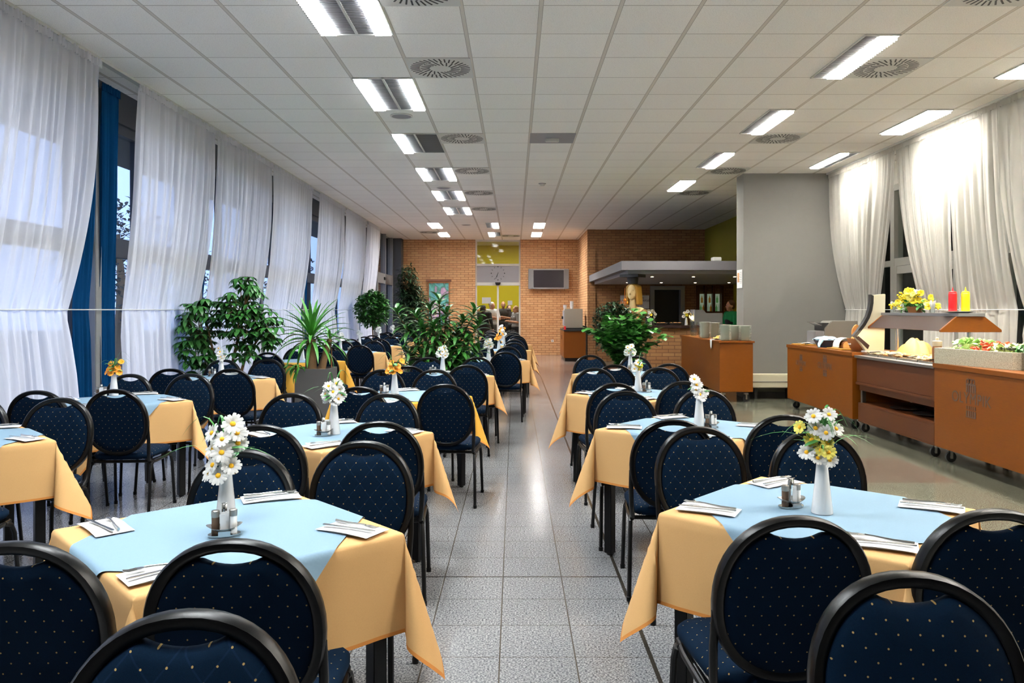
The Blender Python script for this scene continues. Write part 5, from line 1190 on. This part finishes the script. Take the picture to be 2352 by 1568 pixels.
for k in range(4):
    y = Y0+.24+.44*k; t = thing('food_pan', 'steel food pan with %s under the warm lamps' % foods[k], 'pan', (XF+.38, y, .92)); f = MB()
    f.box(-.27, .27, -.2, .2, 0, .006); f.box(-.28, .28, -.21, -.2, 0, .022); f.box(-.28, .28, .2, .21, 0, .022); f.box(-.28, -.27, -.2, .2, 0, .022); f.box(.27, .28, -.2, .2, 0, .022); f.build('pan', 'steel', t, smooth=False)
    b = MB()
    for i in range(46): b.ell((q.uniform(-.24, .24), q.uniform(-.17, .17), .018+q.uniform(0, .02)), (q.uniform(.02, .04), q.uniform(.02, .035), .017), 8, 5, rot=(0, 0, q.uniform(0, 3)))
    o = b.build('food', 'food_cream' if k % 2 else 'food_brown', None, (XF+.38, y, .924)); tag(o, 'heap of %s in the warm buffet pan' % foods[k], 'food', None, 'stuff')
    t = thing('serving_tongs', 'serving spoon laid over the %s pan' % foods[k], 'spoon', (XF+.2, y-.03, .97), .5); MB().tube([(-.16, 0, 0), (0, 0, .004), (.05, 0, -.006)], [.007, .005, .005], 8).build('handle', 'black_plastic', t); MB().ell((.085, 0, -.008), (.04, .026, .008), 12, 6).build('bowl', 'steel', t)
# heated gantry
t = thing('heat_gantry', 'heated gantry with orange trapezoid ends over the warm buffet', 'lamp', (0, 0, 0)); GY0, GY1 = 7.84, 9.46
MB().box(4.48, 4.75, GY0-.02, GY1+.02, 1.405, 1.437).build('shelf', 'mid_grey_metal', t, bevel=.003)
for y in (GY0, GY1-.03): MB().prism([(4.31, 1.245), (4.93, 1.245), (4.93, 1.268), (4.755, 1.404), (4.475, 1.404), (4.31, 1.268)], lambda a, b_, k: (a, k, b_), y, y+.03).build('end_panel', 'orange_laminate', t, bevel=.003)
for s in (0, 1):
    xo, xi = ((4.315, 4.475), (4.925, 4.755))[s]; MB().prism([(xo, 1.26), (xo+(.012 if s == 0 else -.012), 1.255), (xi, 1.39), (xi, 1.404)], lambda a, b_, k: (a, k, b_), GY0+.03, GY1-.03).build('side_panel', 'brown_gloss', t, smooth=False)
MB().box(4.52, 4.72, GY0+.1, GY1-.1, 1.385, 1.404).build('reflector', 'steel', t, smooth=False); MB().tube([(4.62, GY0+.12, 1.36), (4.62, GY1-.12, 1.36)], .014, 10).build('heat_tube', 'heat_lamp', t)
for y in (GY0+.04, GY1-.10): MB().tube([(4.62, y, .92), (4.62, y, 1.405)], .019, 12).build('post', 'steel', t)
# things on the gantry
ZG = 1.438
o = MB().lathe([(.001, 0), (.09, 0), (.155, .016), (.16, .019), (.152, .020), (.088, .006), (.001, .006)], 32).build('plate', 'porcelain', None, (4.585, 8.0, ZG)); tag(o, 'white plate under the ketchup and mustard bottles', 'plate')
def squeeze(name, label, x, y, mat):
    t = thing(name, label, 'bottle', (x, y, ZG+.0065)); MB().lathe([(.001, 0), (.038, 0), (.040, .004), (.040, .19), (.037, .2), (.034, .202)], 24).build('bottle', mat, t)
    MB().lathe([(.036, .202), (.036, .212), (.022, .218), (.010, .222), (.007, .235), (.002, .262), (.001, .262)], 20).build('nozzle_cap', mat, t)
squeeze('ketchup_bottle', 'red squeeze bottle on the plate on top of the gantry', 4.533, 8.02, 'ketchup_red'); squeeze('mustard_bottle', 'yellow squeeze bottle on the plate on top of the gantry', 4.637, 7.97, 'mustard_yellow')
for k, (x, y) in enumerate(((4.54, 8.42), (4.53, 9.28))):
    t = thing('cup_of_sticks', 'clear cup of white wrapped sticks, %s end of the flower basket' % ('near' if k == 0 else 'far'), 'cup', (x, y, ZG)); MB().lathe([(.001, 0), (.026, 0), (.036, .095), (.034, .095), (.024, .004), (.001, .004)], 20).build('cup', 'clear_glass', t)
    for i in range(9): a = i*.7; j = MB().tube([(.012*math.cos(a), .012*math.sin(a), .006), (.026*math.cos(a), .026*math.sin(a), .115+.01*(i % 3))], .0045, 6).build('stick', 'paper', t)
t = thing('flower_basket', 'yellow flower arrangement in a brown basket on the gantry', 'flowers', (4.57, 8.84, ZG)); MB().lathe([(.001, 0), (.07, 0), (.095, .07), (.085, .07), (.06, .01), (.001, .01)], 20).build('basket', 'wood_brown', t)
q = random.Random(9); lf = MB(); st = MB(); cl = MB()
for k in range(60):
    s = q.uniform(-1, 1); y = s*.40; z = .04+.16*(1-s*s)*q.uniform(.4, 1.2)+.02; x = q.uniform(-.09, .07); p = Vector((x, y, z)); st.tube([(0, y*.2, .05), (x*.5, y*.7, z*.8), p], .002, 4)
    if k < 32:
        hd_ = inst('flower_head', HEADS['gold' if k % 4 else 'yellow'], t, p, Vector((-.7+q.uniform(-.3, .3), -.6, q.uniform(.1, .8))).to_track_quat('Z', 'Y').to_euler(), (1.6 if k in (0, 1) else q.uniform(.85, 1.25)))
        if k < 2: inst('flower_center', EYE, hd_)
    else:
        for i in range(7): cl.ell((x+q.uniform(-.025, .025), y+q.uniform(-.03, .03), z+q.uniform(-.025, .025)), .012, 8, 5)
for k in range(70): s = q.uniform(-1, 1); leaf(lf, (q.uniform(-.06, .04), s*.3, q.uniform(.02, .14)), q.uniform(0, 6.28), q.uniform(-.6, .9), q.uniform(.05, .09), .04, .8, 3)
lf.build('leaves', 'leaf_bright', t, fix=False, angle=180); st.build('stem', 'stem_green', t); cl.build('blossoms', 'petal_bright', t)
b = MB()
for k in range(14): b.ell((-.06+q.uniform(-.02, .02), .16+q.uniform(-.02, .02), .1-.009*k), .011, 8, 5); b.ell((-.02+q.uniform(-.03, .03), -.06+q.uniform(-.04, .04), .23+q.uniform(-.02, .03)), .014, 8, 5)
b.build('white_blossoms', 'petal_white', t)
# salad trough, set a little askew on the trolley
before = set(o.name for o in bpy.data.objects)
t = thing('salad_trough', 'speckled stone salad trough on the nearest buffet trolley', 'trough', (0, 0, .951)); TY0, TY1, TX0, TX1 = 6.30, 7.56, 4.13, 4.80
out = [(TX0+.05, TY0), (TX1, TY0), (TX1, TY1), (TX0, TY1), (TX0, TY0+.06)]; inn = [(TX0+.075, TY0+.045), (TX1-.04, TY0+.045), (TX1-.04, TY1-.05), (TX0+.04, TY1-.05), (TX0+.04, TY0+.085)]
vs = [(a, b_, 0) for a, b_ in out]+[(a, b_, .15) for a, b_ in out]+[(a, b_, .15) for a, b_ in inn]+[(a, b_, .10) for a, b_ in inn]; fs = [(4, 3, 2, 1, 0)]
for k in range(3): fs += [(k*5+i, k*5+(i+1) % 5, (k+1)*5+(i+1) % 5, (k+1)*5+i) for i in range(5)]
fs.append((15, 16, 17, 18, 19)); MB().add(vs, fs).build('trough', 'stone_trough', t, smooth=False)
zs = 1.052
def slice_mesh(name, r_, mats):
    b = MB(); b.lathe([(r_, 0), (r_, .007)], 14); m = b.mesh(name, mats, smooth=False); m.polygons.foreach_set('material_index', [0 if abs(p.normal.z) < .5 else 1 for p in m.polygons]); return m
CU = slice_mesh('cucumber_slice', .026, ['cucumber', 'cucumber_flesh']); tw = MB(); tw.grid(lambda s, t_: ((.027+0*s)*math.cos(PI*s)*(1-.0*t_), -.0+.027*math.sin(PI*s)*math.cos((t_-.5)*1.0), .027*math.sin(PI*s)*math.sin((t_-.5)*1.0)), 9, 4); tw.ell((0, .012, 0), (.026, .014, .010), 10, 6); TM = tw.mesh('tomato_wedge', 'tomato', fix=False)
CH = MB().lathe([(.012, 0), (.021, .02), (.023, .05), (.019, .075), (.001, .085)], 10).mesh('cucumber_piece', 'cucumber')
for k in range(64): o = inst('cucumber_slice', CU, None, (q.uniform(4.2, 4.62), q.uniform(7.16, 7.46), zs+.03+.085*(k/64)), (q.uniform(-.9, .6), q.uniform(-.9, .3), 0)); tag(o, 'cucumber slice in the far end of the salad trough', 'cucumber', 'cucumber slices')
for k in range(10): o = inst('cucumber_piece', CH, None, (q.uniform(4.25, 4.6), q.uniform(7.3, 7.48), zs+.10), (q.uniform(.8, 1.6), 0, q.uniform(-.6, .6))); tag(o, 'dark green cucumber chunk in the far end of the salad trough', 'cucumber', 'cucumber chunks')
for k in range(56): o = inst('tomato_wedge', TM, None, (q.uniform(4.22, 4.62), q.uniform(6.86, 7.13), zs+.045+.07*(k/56)), (q.uniform(0, 6), q.uniform(-.5, .5), q.uniform(0, 6))); tag(o, 'red tomato wedge in the middle of the salad trough', 'tomato', 'tomato wedges')
b = MB()
for k in range(170): leaf(b, (q.uniform(4.22, 4.64), q.uniform(6.5, 6.86), zs+q.uniform(.02, .09)), q.uniform(0, 6.28), q.uniform(-.3, 1), q.uniform(.05, .09), .05, 1.2, 4, .6)
o = b.build('shredded_lettuce', 'lettuce', None, fix=False, angle=180); tag(o, 'pale shredded lettuce at the near end of the salad trough', 'salad', None, 'stuff')
for k in range(16): o = MB().ell((0, 0, 0), (.011, .011, .014), 10, 6).build('olive', 'olive', None, (q.uniform(4.2, 4.34), q.uniform(6.45, 6.78), zs+.075)) ; tag(o, 'dark olive on the lettuce in the salad trough', 'olive', 'olives')
b = MB()
for k in range(60): leaf(b, (q.uniform(4.22, 4.6), q.uniform(6.36, 6.5), zs+q.uniform(.03, .08)), q.uniform(0, 6.28), q.uniform(-.2, 1), .06, .05, 1.2, 3, .6)
o = b.build('herb_salad', 'leaf_mid', None, fix=False, angle=180); tag(o, 'dark green leaves at the nearest end of the salad trough', 'salad', None, 'stuff')
for k, (y, a) in enumerate(((7.30, .5), (7.16, .9))):
    t = thing('serving_spoon', 'serving spoon standing in the cucumber, %s one' % ('far', 'near')[k], 'spoon', (4.40, y, zs+.08)); MB().tube([(0, 0, 0), (.02, -.05*a, .06), (.05, -.08*a, .13)], [.004, .005, .007], 8).build('handle', 'steel', t); MB().ell((-.01, .02, -.008), (.02, .03, .008), 10, 6).build('bowl', 'steel', t)
def askew(x, y):
    lx, ly, th = x-4.13, (7.56-y)*.77, .20
    return 4.115+lx*math.cos(th)+ly*math.sin(th), 7.60+lx*math.sin(th)-ly*math.cos(th)
for o in [o for o in bpy.data.objects if o.name not in before]:
    if o.type == 'MESH' and o.location.xy.length < .01:
        for v in o.data.vertices: v.co.x, v.co.y = askew(v.co.x, v.co.y)
    elif o.location.xy.length > 1: o.location.x, o.location.y = askew(o.location.x, o.location.y)
for k in range(24): o = inst('plate', PLATE, None, (4.47, 6.60, .951+.0108*k), None, 1.15); tag(o, 'plate in the tall stack beside the stone trough', 'plate', 'plates stacked beside the trough')
t = thing('dressing_jar', 'brown dressing jar with pale lid behind the stone trough', 'jar', (4.27, 7.83, .93)); t.scale = (.88, .88, 1.5); MB().lathe([(.001, 0), (.05, 0), (.053, .01), (.053, .10), (.045, .115), (.045, .122), (.001, .122)], 22).build('jar', 'bread_dark', t); MB().lathe([(.047, .116), (.05, .12), (.05, .15), (.016, .156), (.016, .172), (.001, .178)], 22).build('lid', 'food_cream', t)
# bread trolley
zt = .951
t = thing('toaster', 'stainless conveyor toaster at far end of the buffet', 'toaster', (4.70, 11.40, zt))
MB().prism([(-.20, .03), (.28, .03), (.28, .36), (-.10, .36), (-.20, .25)], lambda a, b_, k: (a, k, b_), -.16, .2).build('casing', 'brushed_steel', t, bevel=.008); MB().box(-.33, -.20, -.15, .19, .03, .21).build('control_box', 'mid_grey_metal', t, bevel=.005)
MB().box(-.225, -.12, -.13, .17, .22, .33, Matrix.Translation((0, 0, 0))).build('slot', 'dark_void', t, smooth=False)
b = MB()
for k in range(8): y = -.12+.04*k; b.tube([(-.16, y, .26), (-.34, y, .34)], .003, 5)
b.tube([(-.34, -.12, .34), (-.34, .16, .34)], .003, 5); b.build('rack', 'steel', t)
for k in range(2): MB().lathe([(.026, 0), (.024, .022), (.001, .024)], 16, M=Matrix.Translation((-.30+.07*k, -.15, .09)) @ Matrix.Rotation(R(90), 4, 'X')).build('knob', 'black_plastic', t)
for x in (-.3, .25):
    for y in (-.12, .16): MB().lathe([(.015, 0), (.015, .03)], 10, (x, y, 0)).build('foot', 'rubber', t)
def board(label, x, y, w_, d_): o = MB().box(-w_, w_, -d_, d_, 0, .016).build('cutting_board', 'gold_wood', None, (x, y, zt), bevel=.004); tag(o, label, 'cutting board')
board('wooden cutting board at the far end of the bread trolley', 4.28, 11.45, .12, .2); board('wooden cutting board under the dark loaf', 4.33, 10.2, .13, .24)
o = MB().grid(lambda s, t_: (.09*(s-.5)*2, .11*(t_-.5)*2, .006+.02*math.sin(5*s)*math.cos(4*t_)*.5+.012), 10, 10).build('cloth', 'white_cloth', None, (4.3, 11.45, zt+.012), fix=False); tag(o, 'crumpled white cloth on the far cutting board', 'cloth')
t = thing('bread_knife', 'black-handled knife on the far cutting board', 'knife', (4.24, 11.30, zt+.02), .9); MB().tube([(0, 0, 0), (.11, 0, 0)], .009, 8).build('handle', 'black_plastic', t); MB().prism([(.11, -.012), (.30, -.010), (.31, .004), (.11, .012)], lambda a, b_, k: (a, b_, k), -.001, .001).build('blade', 'steel', t)
t = thing('bread_dish', 'dark oval dish holding a blue cloth on the bread trolley', 'dish', (4.33, 10.82, zt)); MB().lathe([(.001, 0), (.09, 0), (.15, .10), (.155, .115), (.145, .113), (.085, .012), (.001, .012)], 28).build('dish', 'navy_dish', t)
def crumple(r_, h_, sd, spill=0):
    g2 = random.Random(sd); p = [g2.uniform(0, 6.28) for _ in range(4)]
    def fn(s, t_):
        a = 6.2832*s; q_ = r_*t_*(1+.12*math.sin(3*a+p[0])+.08*math.sin(7*a+p[1])); z = h_*(1-t_**2.6)*(1+.34*math.sin(3*a+p[2])*t_+.2*math.sin(7*a+p[3])*t_+.12*math.sin(2*a)*math.sin(6*t_)); k2 = abs(math.sin(2.5*a+4*t_+p[1]))*.10+abs(math.sin(4*a-5*t_+p[2]))*.06; q_ *= 1+.5*k2; return (q_*math.cos(a), q_*math.sin(a), max(z*(1-.9*k2*t_)+h_*.35*k2*(1-t_), .003))
    return MB().grid(fn, 56, 14, closeu=True)
o = crumple(.15, .05, 3).build('cloth', 'lightblue_cloth', None, (4.33, 10.80, zt+.10), fix=False, angle=180); tag(o, 'light blue cloth lying in the dark oval dish', 'cloth')
o = MB().tube([(4.22, 10.66, zt+.10), (4.165, 10.60, zt+.05), (4.14, 10.54, zt+.0125)], [.03, .02, .012], 10).build('cloth', 'lightblue_cloth'); tag(o, 'rolled blue cloth end trailing in front of the oval dish', 'cloth')
t = thing('loaf', 'cut dark bread loaf half wrapped in white cloth', 'bread', (4.36, 10.18, zt+.018)); b = MB(); b.prism([(-.075+.15*i/10, 0) for i in (0, 10)]+[(.075*math.cos(PI*i/12), .035+.06*math.sin(PI*i/12)**.7) for i in range(13)], lambda a, b_, k: (a, k, b_), -.06, .09); b.build('crust', 'bread_dark', t, angle=50); MB().prism([(.07*math.cos(PI*i/12), .034+.055*math.sin(PI*i/12)**.7) for i in range(13)]+[(-.07, .004), (.07, .004)], lambda a, b_, k: (a, k, b_), -.064, -.059).build('crumb', 'bread', t, angle=50)
o = MB().grid(lambda s, t_: (.115*math.cos(PI*(s*1.0)), -.03+.20*t_, .012+.125*math.sin(PI*s)**.75), 22, 8).build('cloth', 'white_cloth', None, (4.36, 10.17, zt+.016), fix=False, angle=180); tag(o, 'white cloth arched over the dark loaf', 'cloth')
t = thing('bread_bowl', 'carved wooden bowl of bread rolls', 'bowl', (4.36, 9.74, zt)); MB().lathe([(.001, 0), (.10, 0), (.135, .04), (.165, .12), (.168, .16), (.155, .16), (.15, .12), (.1, .02), (.001, .02)], 30).build('bowl', 'wood_brown', t); MB().box(-.155, -.150, -.04, .03, .085, .125).build('price_tag', 'paper', t, smooth=False)
for k in range(7): a = k*.9; o = MB().ell((0, 0, 0), (.048, .04, .034), 14, 8).build('bread_roll', 'bread', None, (4.36+.075*math.cos(a)*(k > 0), 9.74+.075*math.sin(a)*(k > 0), zt+.16+.05*(k == 0)), (0, 0, a)); tag(o, 'bread roll in the carved wooden bowl', 'bread', 'bread rolls in the bowl')
o = MB().prism([(.05*math.cos(2*PI*i/18), .085*math.sin(2*PI*i/18)) for i in range(18)], lambda a, b_, k: (a, k, b_), -.008, .008).build('bread_slice', 'bread', None, (4.335, 9.86, zt+.25), (.15, .15, .2), bevel=.002); tag(o, 'seeded bread slice standing upright in the wooden bowl', 'bread')
# curved cream appliance beside the bowl
t = thing('serving_lamp', 'tall cream curved appliance with black front edge beside the bread bowl', 'appliance', (0, 9.52, zt))
cv = [(4.17, .19), (4.225, .26), (4.285, .34), (4.335, .43), (4.365, .52), (4.38, .61), (4.382, .70)]
MB().prism(cv+[(4.545, .715), (4.53, .02), (4.30, .02), (4.22, .13)], lambda a, b_, k: (a, k, b_), -.028, .03).build('body', 'cream_metal', t, bevel=.006)
vs = []; fs = []
for a, b_ in cv: vs += [(a-.022, -.034, b_+.008), (a+.014, -.034, b_-.006), (a+.014, .036, b_-.006), (a-.022, .036, b_+.008)]
for i in range(len(cv)-1):
    for j in range(4): fs.append((i*4+j, i*4+(j+1) % 4, (i+1)*4+(j+1) % 4, (i+1)*4+j))
fs += [(3, 2, 1, 0), tuple(range(len(vs)-4, len(vs)))]; MB().add(vs, fs).build('front_edge', 'black_plastic', t, angle=60)
MB().prism([(4.175, .185), (4.21, .20), (4.345, .085), (4.325, .04)], lambda a, b_, k: (a, k, b_), -.034, .036).build('lower_arm', 'brown_gloss', t, smooth=False); MB().box(4.27, 4.58, -.06, .035, 0, .022).build('base', 'porcelain', t, bevel=.005)
o = crumple(.20, .19, 21).build('cloth', 'peach_cloth', None, (4.78-.02, 9.2, .92), fix=False, angle=180); tag(o, 'peach cloth heaped over a basket behind the warm buffet', 'cloth')
